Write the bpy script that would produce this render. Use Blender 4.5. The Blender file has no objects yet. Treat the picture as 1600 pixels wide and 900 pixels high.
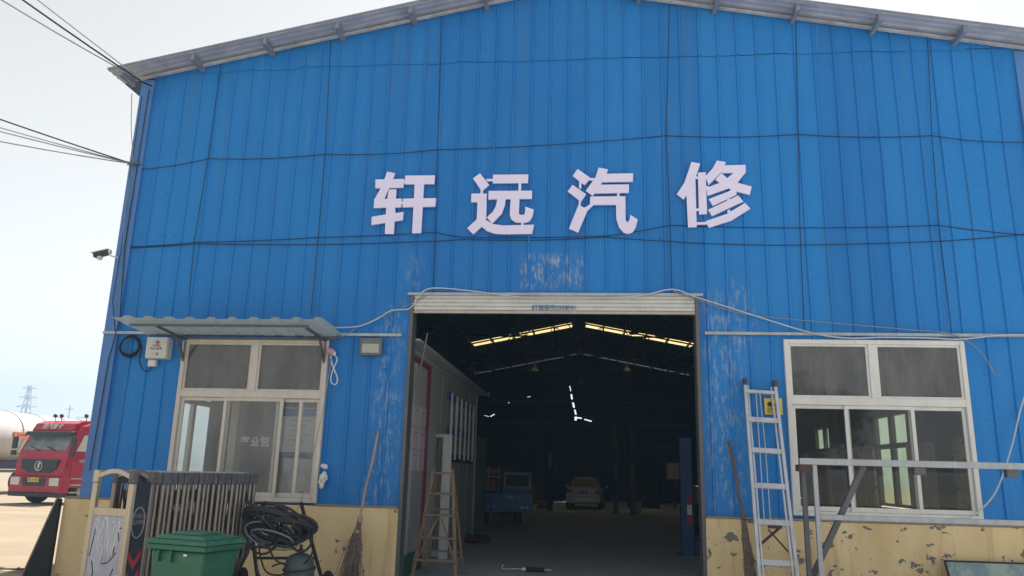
import bpy, bmesh, math, random
from mathutils import Vector, Matrix
from mathutils.geometry import tessellate_polygon
R = math.radians
random.seed(7)
S = bpy.context.scene
COL = S.collection

# ------------------------------------------------------------------ camera
C0 = Vector((0, -10.9, 1.6)); FPX = 1202.0
_V = Vector((130, -5020, FPX)).normalized()
_D = Vector((116, 291, FPX)); _D = (_D - _D.dot(_V) * _V).normalized()
_X = _D.cross(_V)
if _X.x < 0: _X = -_X
cam = bpy.data.objects.new('camera', bpy.data.cameras.new('camera')); COL.objects.link(cam)
cam.data.sensor_width = 36; cam.data.lens = FPX / 1600 * 36
cam.data.clip_end = 4000; cam.data.clip_start = .05
# rows: world axes expressed in image axes (right, down, forward)
right = Vector((_X[0], _D[0], _V[0])); down = Vector((_X[1], _D[1], _V[1])); fwd = Vector((_X[2], _D[2], _V[2]))
m3 = Matrix((right, -down, -fwd)).transposed()
cam.matrix_world = Matrix.Translation(C0) @ m3.to_4x4()
S.camera = cam
def ray(px, py): return right * (px - 800) + down * (py - 450) + fwd * FPX
def W(px, py, Y=0.0):
    r = ray(px, py); return C0 + r * ((Y - C0.y) / r.y)
def G(px, py, Z=0.0):
    r = ray(px, py); return C0 + r * ((Z - C0.z) / r.z)
def SX(px, py, X):
    r = ray(px, py); return C0 + r * ((X - C0.x) / r.x)

# ------------------------------------------------------------------ world, sun, exposure
SUN_EL, SUN_AZ = R(58), R(10)        # sun behind the hall, a little to the right
wd = bpy.data.worlds.new('World'); S.world = wd; wd.use_nodes = True
nt = wd.node_tree; bg = nt.nodes['Background']
sky = nt.nodes.new('ShaderNodeTexSky'); sky.sky_type = 'NISHITA'; sky.sun_disc = False
sky.sun_elevation = SUN_EL; sky.sun_rotation = SUN_AZ
sky.air_density = 1.0; sky.dust_density = 0.8; sky.ozone_density = 1.0; sky.altitude = 30
hs = nt.nodes.new('ShaderNodeHueSaturation'); hs.inputs['Saturation'].default_value = .10
nt.links.new(sky.outputs[0], hs.inputs['Color']); tn = nt.nodes.new('ShaderNodeMix'); tn.data_type = 'RGBA'; tn.blend_type = 'MULTIPLY'; tn.inputs[0].default_value = 1; tn.inputs[7].default_value = (1, .965, .91, 1)   # dusty air
nt.links.new(hs.outputs[0], tn.inputs[6]); nt.links.new(tn.outputs[2], bg.inputs[0]); bg.inputs[1].default_value = 0.057
sun = bpy.data.objects.new('sun', bpy.data.lights.new('sun', 'SUN')); COL.objects.link(sun)
sun.data.energy = 3.6; sun.data.angle = R(1.0); sun.data.color = (1, .95, .86)
sdir = Vector((math.sin(SUN_AZ) * math.cos(SUN_EL), math.cos(SUN_AZ) * math.cos(SUN_EL), math.sin(SUN_EL)))
sun.rotation_euler = sdir.to_track_quat('Z', 'Y').to_euler()
S.view_settings.view_transform = 'Standard'; S.view_settings.look = 'None'
S.view_settings.exposure = 1.6; S.view_settings.gamma = 1

# ------------------------------------------------------------------ materials
def new_mat(name):
    m = bpy.data.materials.new(name); m.use_nodes = True
    nt = m.node_tree; b = nt.nodes['Principled BSDF']; return m, nt, b
def noise(nt, scale, detail=4, vec=None, rough=.55):
    n = nt.nodes.new('ShaderNodeTexNoise'); n.inputs['Scale'].default_value = scale
    n.inputs['Detail'].default_value = detail; n.inputs['Roughness'].default_value = rough
    if vec: nt.links.new(vec, n.inputs['Vector'])
    return n.outputs['Fac']
def coords(nt, sc=(1, 1, 1), world=False):
    if world: src = nt.nodes.new('ShaderNodeNewGeometry').outputs['Position']
    else: src = nt.nodes.new('ShaderNodeTexCoord').outputs['Object']
    mp = nt.nodes.new('ShaderNodeMapping'); mp.inputs['Scale'].default_value = sc
    nt.links.new(src, mp.inputs['Vector']); return mp.outputs['Vector']
def ramp(nt, fac, a, b, va=0, vb=1):
    r = nt.nodes.new('ShaderNodeMapRange'); r.clamp = True
    r.inputs[1].default_value = a; r.inputs[2].default_value = b; r.inputs[3].default_value = va; r.inputs[4].default_value = vb
    nt.links.new(fac, r.inputs[0]); return r.outputs[0]
def mixc(nt, fac, a, b, mode='MIX'):
    n = nt.nodes.new('ShaderNodeMix'); n.data_type = 'RGBA'; n.blend_type = mode
    for sock, v in ((n.inputs[0], fac), (n.inputs[6], a), (n.inputs[7], b)):
        if hasattr(v, 'is_linked'): nt.links.new(v, sock)
        elif isinstance(v, (int, float)): sock.default_value = v
        else: sock.default_value = (*v[:3], 1)
    return n.outputs[2]
def mth(nt, op, a, b=0.0, clamp=False):
    n = nt.nodes.new('ShaderNodeMath'); n.operation = op; n.use_clamp = clamp
    for s, v in ((n.inputs[0], a), (n.inputs[1], b)):
        if hasattr(v, 'is_linked'): nt.links.new(v, s)
        else: s.default_value = v
    return n.outputs[0]
def bump(nt, b, h, strength=.2, dist=.01):
    n = nt.nodes.new('ShaderNodeBump'); n.inputs['Strength'].default_value = strength; n.inputs['Distance'].default_value = dist
    nt.links.new(h, n.inputs['Height']); nt.links.new(n.outputs[0], b.inputs['Normal'])
def mat(name, col, rough=.55, metal=0.0, var=.2, scale=6, streak=False, bumps=0.0, dirt=None, dirt_amt=.35):
    m, nt, b = new_mat(name)
    v = coords(nt, (1, 1, .15) if streak else (1, 1, 1))
    f = noise(nt, scale, 5, v)
    c = mixc(nt, ramp(nt, f, .3, .7), tuple(x * (1 - var) for x in col), tuple(min(1, x * (1 + var)) for x in col))
    if dirt:
        d = ramp(nt, noise(nt, scale * 2.7, 6, coords(nt), .7), .55, .72, 0, dirt_amt)
        c = mixc(nt, d, c, dirt)
    nt.links.new(c, b.inputs['Base Color'])
    b.inputs['Roughness'].default_value = rough; b.inputs['Metallic'].default_value = metal
    nt.links.new(ramp(nt, f, .3, .7, max(.03, rough - .08), min(1, rough + .1)), b.inputs['Roughness'])
    if bumps: bump(nt, b, noise(nt, scale * 6, 4, coords(nt)), bumps, .004)
    return m

def boxmask(nt, sep, x0, x1, z0, z1, soft=.08):
    a = mth(nt, 'MULTIPLY', ramp(nt, sep.outputs[0], x0 - soft, x0 + soft), ramp(nt, sep.outputs[0], x1 - soft, x1 + soft, 1, 0))
    c = mth(nt, 'MULTIPLY', ramp(nt, sep.outputs[2], z0 - soft, z0 + soft), ramp(nt, sep.outputs[2], z1 - soft, z1 + soft, 1, 0))
    return mth(nt, 'MULTIPLY', a, c)
def panel_mat():
    m, nt, b = new_mat('blue_painted_sheet')
    g = nt.nodes.new('ShaderNodeNewGeometry'); sep = nt.nodes.new('ShaderNodeSeparateXYZ'); nt.links.new(g.outputs['Position'], sep.inputs[0])
    # tone of each sheet
    cell = mth(nt, 'FLOOR', mth(nt, 'MULTIPLY', sep.outputs[0], 1 / .855))
    wn = nt.nodes.new('ShaderNodeTexWhiteNoise'); wn.noise_dimensions = '1D'; nt.links.new(cell, wn.inputs['W'])
    base = mixc(nt, wn.outputs['Value'], (.007, .160, .51), (.010, .215, .62))
    st = noise(nt, 3.2, 5, coords(nt, (1, 1, .12), True))
    base = mixc(nt, ramp(nt, st, .35, .75, 0, .5), base, (.026, .23, .58))
    big = noise(nt, .5, 4, coords(nt, (1, 1, .6), True))
    base = mixc(nt, ramp(nt, big, .35, .7, 0, .4), base, (.009, .155, .48))
    rn = noise(nt, 5.5, 4, coords(nt, (1, 1, .035), True), .6)
    base = mixc(nt, ramp(nt, rn, .56, .70, 0, .35), base, (.055, .15, .30))
    rn2 = noise(nt, 11, 3, coords(nt, (1, 1, .05), True), .6)
    base = mixc(nt, ramp(nt, rn2, .62, .72, 0, .30), base, (.10, .25, .46))
    # worn patches: above the door and beside the jambs
    mk = boxmask(nt, sep, -.97, -.03, 4.22, 4.72, .05)
    for bx in ((-3.02, -2.68, 1.3, 4.0), (1.66, 2.12, 1.2, 4.15), (-2.66, -2.5, 4.2, 4.7), (1.95, 2.3, 3.2, 4.3), (-3.2, -2.7, 1.1, 1.5)):
        mk = mth(nt, 'MAXIMUM', mk, mth(nt, 'MULTIPLY', boxmask(nt, sep, *bx, .12), .8))
    sn = noise(nt, 8, 7, coords(nt, (2.2, 1, .55), True), .75)
    sw = noise(nt, 30, 5, coords(nt, (1, 1, .5), True), .7)
    wear = mth(nt, 'MULTIPLY', mk, ramp(nt, sn, .50, .60, .0, .62))
    wear = mth(nt, 'MAXIMUM', wear, mth(nt, 'MULTIPLY', mk, ramp(nt, sw, .58, .66, 0, .35)))
    # random small scratches
    sc = ramp(nt, noise(nt, 14, 7, coords(nt, (2.4, 1, .35), True), .8), .725, .75, 0, .55)
    wear = mth(nt, 'MAXIMUM', wear, sc)
    base = mixc(nt, wear, base, (.40, .44, .47))
    # dust under the roof edge and brown rust specks
    rs = ramp(nt, noise(nt, 60, 3, coords(nt, (1, 1, .6), True)), .78, .8, 0, .8)
    base = mixc(nt, rs, base, (.03, .03, .04))
    nt.links.new(base, b.inputs['Base Color'])
    nt.links.new(ramp(nt, st, .3, .7, .36, .52), b.inputs['Roughness'])
    b.inputs['Specular IOR Level'].default_value = .3
    bump(nt, b, noise(nt, 2.4, 3, coords(nt, (1, 1, .5), True)), .35, .02)
    return m
def dado_mat():
    m, nt, b = new_mat('yellow_peeling_plaster')
    f = noise(nt, 2.5, 6, coords(nt, (1, 1, .4), True))
    c = mixc(nt, ramp(nt, f, .3, .7), (.68, .50, .25), (.82, .66, .38))
    s = noise(nt, 7, 4, coords(nt, (1, 1, .07), True))
    c = mixc(nt, ramp(nt, s, .55, .74, 0, .55), c, (.36, .22, .10))
    p = noise(nt, 5.2, 3.2, coords(nt, (1, 1, 1.3), True), .62)
    gx = nt.nodes.new('ShaderNodeNewGeometry'); sx_ = nt.nodes.new('ShaderNodeSeparateXYZ'); nt.links.new(gx.outputs['Position'], sx_.inputs[0])
    p = mth(nt, 'ADD', p, ramp(nt, sx_.outputs[0], 1.2, 1.8, .0, .045))
    pk = ramp(nt, p, .668, .682)
    fringe = ramp(nt, p, .648, .66)
    c = mixc(nt, mth(nt, 'MULTIPLY', fringe, .8), c, (.66, .55, .36))
    c = mixc(nt, pk, c, (.20, .175, .145))
    sp = ramp(nt, noise(nt, 34, 2, coords(nt, world=True)), .73, .745, 0, .8)
    c = mixc(nt, sp, c, (.13, .09, .06))
    nt.links.new(c, b.inputs['Base Color']); b.inputs['Roughness'].default_value = .85
    h = mth(nt, 'SUBTRACT', noise(nt, 30, 4, coords(nt, world=True)), mth(nt, 'MULTIPLY', pk, 1.5))
    bump(nt, b, h, .5, .006)
    return m
def ground_mat():
    m, nt, b = new_mat('dusty_yard_concrete')
    f = noise(nt, .35, 8, coords(nt, (1, 2.2, 1), True), .6)
    c = mixc(nt, ramp(nt, f, .3, .7), (.21, .165, .11), (.30, .24, .165))
    f2 = noise(nt, 2.5, 7, coords(nt, (.6, 1.8, 1), True), .7)
    c = mixc(nt, ramp(nt, f2, .5, .75, 0, .5), c, (.16, .125, .085))
    f3 = noise(nt, 45, 3, coords(nt, world=True))
    c = mixc(nt, ramp(nt, f3, .55, .8, 0, .4), c, (.13, .11, .085))
    nt.links.new(c, b.inputs['Base Color']); b.inputs['Roughness'].default_value = .9
    bump(nt, b, f2, .4, .02); return m
def floor_mat():
    m, nt, b = new_mat('hall_floor_concrete')
    f = noise(nt, .7, 8, coords(nt, (1, .4, 1), True), .65)
    c = mixc(nt, ramp(nt, f, .3, .7), (.36, .42, .45), (.50, .56, .60))
    f2 = noise(nt, 4, 6, coords(nt, world=True), .7)
    c = mixc(nt, ramp(nt, f2, .58, .72, 0, .6), c, (.05, .052, .05))
    nt.links.new(c, b.inputs['Base Color'])
    nt.links.new(ramp(nt, f, .3, .7, .5, .75), b.inputs['Roughness']); return m
def glass_mat(name, tint, mixf, refl=.05):
    m, nt, b = new_mat(name); nt.nodes.remove(b); out = nt.nodes['Material Output']
    tr = nt.nodes.new('ShaderNodeBsdfTransparent'); tr.inputs[0].default_value = (*tint, 1)
    gl = nt.nodes.new('ShaderNodeBsdfGlossy'); gl.inputs[0].default_value = (.9, .92, .95, 1); gl.inputs['Roughness'].default_value = .03
    df = nt.nodes.new('ShaderNodeBsdfDiffuse'); df.inputs[0].default_value = (.52, .52, .50, 1)
    lw = nt.nodes.new('ShaderNodeLayerWeight'); lw.inputs[0].default_value = .5
    fr = mth(nt, 'ADD', mth(nt, 'MULTIPLY', mth(nt, 'POWER', lw.outputs['Facing'], 5.0), .5), refl * .6)
    dust_sheen = ramp(nt, noise(nt, 3, 6, coords(nt, (1, 1, .3)), .65), .3, .75, mixf * .5, mixf * 1.5)  # grey veil on the glass: dust, and reflected haze painted into office panes
    m1 = nt.nodes.new('ShaderNodeMixShader'); nt.links.new(dust_sheen, m1.inputs[0]); nt.links.new(tr.outputs[0], m1.inputs[1]); nt.links.new(df.outputs[0], m1.inputs[2])
    m2 = nt.nodes.new('ShaderNodeMixShader'); nt.links.new(fr, m2.inputs[0]); nt.links.new(m1.outputs[0], m2.inputs[1]); nt.links.new(gl.outputs[0], m2.inputs[2])
    nt.links.new(m2.outputs[0], out.inputs[0]); return m
def translucent_mat(name, col, tw=.6, rib=False):
    m, nt, b = new_mat(name); nt.nodes.remove(b); out = nt.nodes['Material Output']
    c = mixc(nt, ramp(nt, noise(nt, 4, 5, coords(nt)), .3, .7), tuple(x * .85 for x in col), col)
    t = nt.nodes.new('ShaderNodeBsdfTranslucent'); d = nt.nodes.new('ShaderNodeBsdfDiffuse')
    nt.links.new(c, t.inputs[0]); nt.links.new(c, d.inputs[0])
    mx = nt.nodes.new('ShaderNodeMixShader'); mx.inputs[0].default_value = tw
    nt.links.new(d.outputs[0], mx.inputs[1]); nt.links.new(t.outputs[0], mx.inputs[2]); nt.links.new(mx.outputs[0], out.inputs[0]); return m
def board_mat():
    m, nt, b = new_mat('painted_over_board')
    c = (.50, .50, .56)
    f = noise(nt, 5, 6, coords(nt, (1, 1, .5)), .7)
    c = mixc(nt, ramp(nt, f, .4, .62), (.42, .42, .50), (.56, .55, .58))
    s1 = ramp(nt, noise(nt, 16, 5, coords(nt, (1.6, 1.6, .22)), .6), .60, .63, 0, .85)
    c = mixc(nt, s1, c, (.72, .71, .68))
    s2 = ramp(nt, noise(nt, 13, 5, coords(nt, (2.1, 2.1, .3)), .55), .315, .335, .8, 0)
    c = mixc(nt, s2, c, (.07, .075, .12))
    nt.links.new(c, b.inputs['Base Color']); b.inputs['Roughness'].default_value = .6; return m
def teal_mat():
    m, nt, b = new_mat('faded_teal_panel')
    f = noise(nt, 3, 6, coords(nt, (1, 1, .5)), .7)
    c = mixc(nt, ramp(nt, f, .45, .52), (.34, .42, .38), (.20, .30, .33))
    nt.links.new(c, b.inputs['Base Color']); b.inputs['Roughness'].default_value = .35; return m

M = dict(
 blue=panel_mat(), dado=dado_mat(), ground=ground_mat(), floor=floor_mat(),
 trim=mat('pale_blue_trim', (.07, .20, .50), .45, 0, .12, 4, True),
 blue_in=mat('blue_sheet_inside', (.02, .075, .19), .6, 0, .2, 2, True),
 roof_under=mat('grey_roof_sheet', (.42, .44, .52), .5, .3, .15, 3, False, 0, (.12, .10, .09), .3),
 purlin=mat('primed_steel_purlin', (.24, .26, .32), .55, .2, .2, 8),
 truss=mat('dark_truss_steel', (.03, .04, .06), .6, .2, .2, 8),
 letter=mat('lilac_white_acrylic', (.78, .735, .99), .4, 0, .03, 3),
 pvc=mat('white_pvc', (.70, .70, .68), .45, 0, .07, 5, True, 0, (.42, .36, .30), .35),
 pvc_old=mat('aged_cream_pvc', (.62, .575, .52), .5, 0, .10, 5, True, 0, (.36, .27, .21), .45),
 glass=glass_mat('dusty_window_glass', (.74, .78, .74), .05, .08),
 glass_dark=glass_mat('film_window_glass', (.26, .28, .29), .2, .075),
 glass_office=glass_mat('hazy_sheen_office_glass', (.80, .84, .82), .26, .075),
 glass_clear=glass_mat('car_glass', (.35, .38, .38), .05, .07),
 shutter=mat('shutter_white_slats', (.60, .60, .585), .45, 0, .08, 4, False, 0, (.35, .33, .30), .4),
 white=mat('white_enamel', (.68, .69, .70), .4, 0, .06, 6),
 box_grey=mat('light_grey_plastic', (.58, .59, .57), .5, 0, .06, 6, False, 0, (.35, .32, .28), .3),
 rope=mat('black_cord', (.012, .013, .018), .8, 0, .2, 20),
 cable_white=mat('white_cable', (.50, .54, .58), .5, 0, .1, 20),
 cable_grey=mat('grey_cable', (.22, .25, .30), .6, 0, .15, 20),
 black=mat('black_rubber', (.018, .018, .020), .7, 0, .25, 14, False, .2),
 hose=mat('dusty_black_hose', (.035, .034, .038), .55, 0, .3, 18, False, .2, (.12, .11, .10), .35),
 alu=mat('aluminium', (.60, .63, .67), .38, .55, .10, 8, False, 0, (.30, .29, .28), .4),
 galv=mat('galvanised_tube', (.40, .42, .455), .45, .5, .18, 9, True, 0, (.18, .17, .17), .4),
 darksteel=mat('dark_grey_tube', (.12, .125, .135), .5, .35, .25, 9, True, 0, (.2, .15, .11), .3),
 rust=mat('rusty_steel', (.10, .055, .04), .8, .1, .35, 12, False, .3),
 chrome=mat('stainless_tube', (.25, .225, .21), .33, .75, .22, 7, True, 0, (.10, .08, .08), .4),
 champagne=mat('champagne_aluminium', (.58, .49, .38), .36, .5, .10, 6, True, 0, (.30, .25, .2), .3),
 capgrey=mat('grey_plastic_cap', (.12, .12, .13), .6, 0, .3, 20),
 navy=mat('dark_teal_panel', (.022, .035, .048), .45, 0, .3, 5, False, 0, (.1, .1, .1), .3),
 redtape=mat('red_reflective', (.42, .03, .05), .4, 0, .15, 8),
 greyink=mat('pale_grey_ink', (.32, .36, .38), .5, 0, .1, 8),
 bin=mat('green_bin_plastic', (.013, .115, .062), .42, 0, .18, 5, False, .1, (.12, .14, .11), .6),
 binlid=mat('green_bin_lid_plastic', (.018, .135, .072), .42, 0, .15, 5, False, .1, (.17, .18, .15), .65),
 wood=mat('weathered_wood', (.26, .185, .125), .8, 0, .3, 9, True, .3, (.5, .45, .4), .4),
 bamboo=mat('grey_bamboo', (.36, .28, .215), .6, 0, .22, 9, True, .2, (.15, .10, .08), .4),
 bamboo_dark=mat('dark_bamboo', (.13, .09, .065), .7, 0, .35, 9, True, .2),
 twig=mat('dry_twigs', (.21, .165, .14), .9, 0, .45, 30),
 gas=mat('weathered_gas_bottle', (.085, .115, .115), .6, .1, .35, 9, False, .3, (.2, .12, .08), .5),
 pink=mat('pink_plastic', (.50, .27, .36), .5, 0, .08, 8),
 yellow=mat('yellow_sign', (.72, .58, .07), .5, 0, .06, 6),
 ink=mat('black_ink', (.02, .02, .02), .6, 0, .1, 6),
 blueink=mat('blue_ink', (.05, .20, .36), .6, 0, .1, 6),
 redink=mat('dark_red_ink', (.30, .04, .08), .6, 0, .1, 6),
 wall_in=mat('cabin_wall_panel', (.46, .47, .46), .6, 0, .06, 2, False, 0, (.2, .19, .17), .3),
 wall_room=mat('office_wall', (.70, .71, .69), .7, 0, .08, 2),
 maroon=mat('maroon_trim', (.22, .03, .06), .5, 0, .2, 5),
 green_strip=mat('green_skirting', (.03, .16, .09), .5, 0, .15, 5),
 paper=mat('lilac_white_paper', (.58, .55, .62), .7, 0, .05, 8),
 locker=mat('dull_green_metal', (.17, .30, .25), .5, .1, .15, 4, True),
 liftblue=mat('lift_blue_paint', (.025, .085, .26), .45, 0, .2, 5, True, 0, (.1, .1, .12), .4),
 orange=mat('orange_load', (.55, .17, .07), .7, 0, .15, 6),
 vanblue=mat('truck_blue_paint', (.03, .19, .52), .4, 0, .2, 5),
 silver=mat('champagne_car_paint', (.48, .47, .46), .32, .5, .05, 5),
 tail=mat('red_tail_light', (.40, .02, .03), .25, 0, .05, 5),
 lamp=mat('pale_lamp_lens', (.65, .67, .64), .2, 0, .05, 5),
 plate_blue=mat('blue_plate', (.03, .10, .35), .4, 0, .02, 5),
 truckred=mat('red_truck_paint', (.40, .018, .04), .33, 0, .15, 3, False, 0, (.25, .12, .1), .3),
 truckdark=mat('dark_grille_plastic', (.028, .032, .04), .5, 0, .15, 6),
 tank=mat('cream_tank_paint', (.50, .49, .46), .45, 0, .10, 2, True, 0, (.3, .24, .2), .4),
 tankband=mat('orange_tank_band', (.60, .16, .09), .5, 0, .08, 4),
 pylon=mat('haze_pale_pylon_steel', (.62, .63, .65), .6, .2, .1, 3),  # distance haze put into the colour: steel lightened to look fainter
 skylight=translucent_mat('yellowed_fibreglass', (.86, .76, .52), .8),
 awning=translucent_mat('green_fibreglass', (.62, .70, .65), .5),
 board=board_mat(), teal=teal_mat(),
 cloth=mat('dark_purple_cloth', (.10, .02, .05), .9, 0, .3, 12, False, .4),
 bowl=mat('white_bowl', (.6, .6, .58), .3, 0, .03, 4),
 brown=mat('office_dark_furniture', (.07, .06, .055), .5, 0, .2, 4),
 cardboard=mat('plain_cardboard', (.33, .26, .18), .8, 0, .1, 6),
 leaf=mat('tree_leaves', (.035, .065, .025), .7, 0, .4, 3),
 bark=mat('tree_bark', (.10, .075, .055), .9, 0, .3, 6, True, .4),
)

# ------------------------------------------------------------------ mesh helpers
class MB:
    def __init__(s): s.v = []; s.f = []
    def add(s, vs, fs):
        o = len(s.v); s.v += [Vector(v) for v in vs]; s.f += [tuple(i + o for i in f) for f in fs]; return s
    def box(s, x0, x1, y0, y1, z0, z1, T=None):
        vs = [Vector((x, y, z)) for z in (z0, z1) for x, y in ((x0, y0), (x1, y0), (x1, y1), (x0, y1))]
        if T: vs = [T @ v for v in vs]
        return s.add(vs, [(3, 2, 1, 0), (4, 5, 6, 7), (0, 1, 5, 4), (1, 2, 6, 5), (2, 3, 7, 6), (3, 0, 4, 7)])
    def bar(s, p, q, w, h, up=(0, 0, 1)):
        p = Vector(p); q = Vector(q); d = (q - p).normalized(); a = d.cross(Vector(up))
        if a.length < 1e-4: a = d.cross(Vector((0, 1, 0)))
        a.normalize(); b = a.cross(d); vs = []
        for c in (p, q):
            for i, j in ((-1, -1), (1, -1), (1, 1), (-1, 1)): vs.append(c + a * i * w / 2 + b * j * h / 2)
        return s.add(vs, [(3, 2, 1, 0), (4, 5, 6, 7), (0, 1, 5, 4), (1, 2, 6, 5), (2, 3, 7, 6), (3, 0, 4, 7)])
    def tube(s, pts, r, n=8, caps=True):
        pts = [Vector(p) for p in pts]; k = len(pts); rs = r if isinstance(r, (list, tuple)) else [r] * k
        t0 = (pts[1] - pts[0]).normalized(); a = t0.orthogonal().normalized(); vs = []
        for i, p in enumerate(pts):
            t = (pts[min(i + 1, k - 1)] - pts[max(i - 1, 0)]).normalized()
            a = (a - a.dot(t) * t)
            a = a.normalized() if a.length > 1e-5 else t.orthogonal().normalized()
            b = t.cross(a)
            for j in range(n):
                th = 2 * math.pi * j / n; vs.append(p + (a * math.cos(th) + b * math.sin(th)) * rs[i])
        fs = [(i * n + j, i * n + (j + 1) % n, (i + 1) * n + (j + 1) % n, (i + 1) * n + j) for i in range(k - 1) for j in range(n)]
        if caps: fs += [tuple(range(n - 1, -1, -1)), tuple(range((k - 1) * n, k * n))]
        return s.add(vs, fs)
    def lathe(s, prof, c=(0, 0, 0), n=20, axis='Z', T=None):
        vs = []; c = Vector(c)
        for r, z in prof:
            for j in range(n):
                th = 2 * math.pi * j / n; u, w = r * math.cos(th), r * math.sin(th)
                v = Vector((u, w, z)) if axis == 'Z' else (Vector((z, u, w)) if axis == 'X' else Vector((u, z, w)))
                v = v + c
                vs.append(T @ v if T else v)
        k = len(prof)
        fs = [(i * n + j, i * n + (j + 1) % n, (i + 1) * n + (j + 1) % n, (i + 1) * n + j) for i in range(k - 1) for j in range(n)]
        fs += [tuple(range(n - 1, -1, -1)), tuple(range((k - 1) * n, k * n))]
        return s.add(vs, fs)
    def prism(s, poly, y0, y1, T=None, f=None):
        """poly in (x,z), extruded along y; f maps (x,y,z)"""
        k = len(poly)
        vs = [Vector((x, y0, z)) for x, z in poly] + [Vector((x, y1, z)) for x, z in poly]
        if T: vs = [T @ v for v in vs]
        tris = tessellate_polygon([[Vector((x, z, 0)) for x, z in poly]])
        fs = [tuple(t) for t in tris] + [tuple(i + k for i in reversed(t)) for t in tris] + [(i, (i + 1) % k, (i + 1) % k + k, i + k) for i in range(k)]
        return s.add(vs, fs)
    def prismx(s, poly, x0, x1):
        """poly in (y,z), extruded along x"""
        k = len(poly)
        vs = [Vector((x0, y, z)) for y, z in poly] + [Vector((x1, y, z)) for y, z in poly]
        tris = tessellate_polygon([[Vector((y, z, 0)) for y, z in poly]])
        fs = [tuple(t) for t in tris] + [tuple(i + k for i in reversed(t)) for t in tris] + [(i, (i + 1) % k, (i + 1) % k + k, i + k) for i in range(k)]
        return s.add(vs, fs)
    def ball(s, c, r, n=10, sc=(1, 1, 1)):
        prof = [(max(1e-4, math.sin(math.pi * i / n)) * r, -math.cos(math.pi * i / n) * r) for i in range(n + 1)]
        k0 = len(s.v); s.lathe(prof, (0, 0, 0), n * 2)
        for i in range(k0, len(s.v)): s.v[i] = Vector((s.v[i].x * sc[0], s.v[i].y * sc[1], s.v[i].z * sc[2])) + Vector(c)
        return s
    def build(s, name, m, parent=None, local=False, smooth=False, bevel=0, fixn=True):
        me = bpy.data.meshes.new(name); vs = s.v
        if parent is not None and not local:
            root = parent
            while root.parent: root = root.parent
            Mi = root.matrix_basis.inverted(); vs = [Mi @ v for v in vs]
        me.from_pydata([tuple(v) for v in vs], [], s.f)
        if fixn:
            bm = bmesh.new(); bm.from_mesh(me); bmesh.ops.recalc_face_normals(bm, faces=bm.faces[:]); bm.to_mesh(me); bm.free()
        me.materials.append(m)
        if smooth:
            me.shade_smooth(); me.set_sharp_from_angle(angle=R(38))
        o = bpy.data.objects.new(name, me); COL.objects.link(o)
        if parent is not None: o.parent = parent
        if bevel:
            b = o.modifiers.new('bevel', 'BEVEL'); b.width = bevel; b.segments = 2; b.limit_method = 'ANGLE'; b.angle_limit = R(40)
        return o
def tag(o, label=None, cat=None, group=None, kind=None):
    if label: o['label'] = label
    if cat: o['category'] = cat
    if group: o['group'] = group
    if kind: o['kind'] = kind
    return o
def thing(name, label, cat, loc=(0, 0, 0), rotz=0.0, group=None):
    o = bpy.data.objects.new(name, None); COL.objects.link(o); o.empty_display_size = .2
    o.matrix_basis = Matrix.Translation(Vector(loc)) @ Matrix.Rotation(rotz, 4, 'Z')
    return tag(o, label, cat, group)
def copy_thing(o, label=None):
    r = o.copy(); COL.objects.link(r)
    if label: r['label'] = label
    for ch in o.children:
        c = ch.copy(); COL.objects.link(c); c.parent = r
        for g in ch.children:
            d = g.copy(); COL.objects.link(d); d.parent = c
    return r
def text(body, size, m, parent, T, name='lettering', extrude=.002, bold=0.0):
    """T maps text space (x right, y up, z out of the face) to world"""
    cu = bpy.data.curves.new('t', 'FONT'); cu.body = body; cu.size = size; cu.extrude = extrude; cu.offset = bold
    cu.align_x = 'CENTER'; cu.align_y = 'CENTER'; cu.resolution_u = 3
    to = bpy.data.objects.new('t', cu); COL.objects.link(to)
    dg = bpy.context.evaluated_depsgraph_get(); dg.update()
    me = bpy.data.meshes.new_from_object(to.evaluated_get(dg)); bpy.data.objects.remove(to)
    Mi = T
    if parent is not None:
        root = parent
        while root.parent: root = root.parent
        Mi = root.matrix_basis.inverted() @ T
    me.transform(Mi); me.materials.clear(); me.materials.append(m); me.name = name
    o = bpy.data.objects.new(name, me); COL.objects.link(o)
    if parent is not None: o.parent = parent
    return o
def frontT(x, y, z): return Matrix.Translation((x, y, z)) @ Matrix.Rotation(R(90), 4, 'X')
def sag(a, b, s, n=10):
    a = Vector(a); b = Vector(b)
    return [a.lerp(b, i / n) - Vector((0, 0, s * 4 * (i / n) * (1 - i / n))) for i in range(n + 1)]
def chain(pts, s=0.0, n=6):
    out = []
    for a, b in zip(pts[:-1], pts[1:]): out += sag(a, b, s, n)[:-1]
    return out + [Vector(pts[-1])]
def smoothpath(pts, n=6):
    pts = [Vector(p) for p in pts]; out = []
    P = [pts[0]] + pts + [pts[-1]]
    for i in range(1, len(P) - 2):
        a, b, c, d = P[i - 1:i + 3]
        for k in range(n):
            t = k / n
            out.append(.5 * ((2 * b) + (c - a) * t + (2 * a - 5 * b + 4 * c - d) * t * t + (3 * b - a - 3 * c + d) * t ** 3))
    return out + [pts[-1]]

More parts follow.
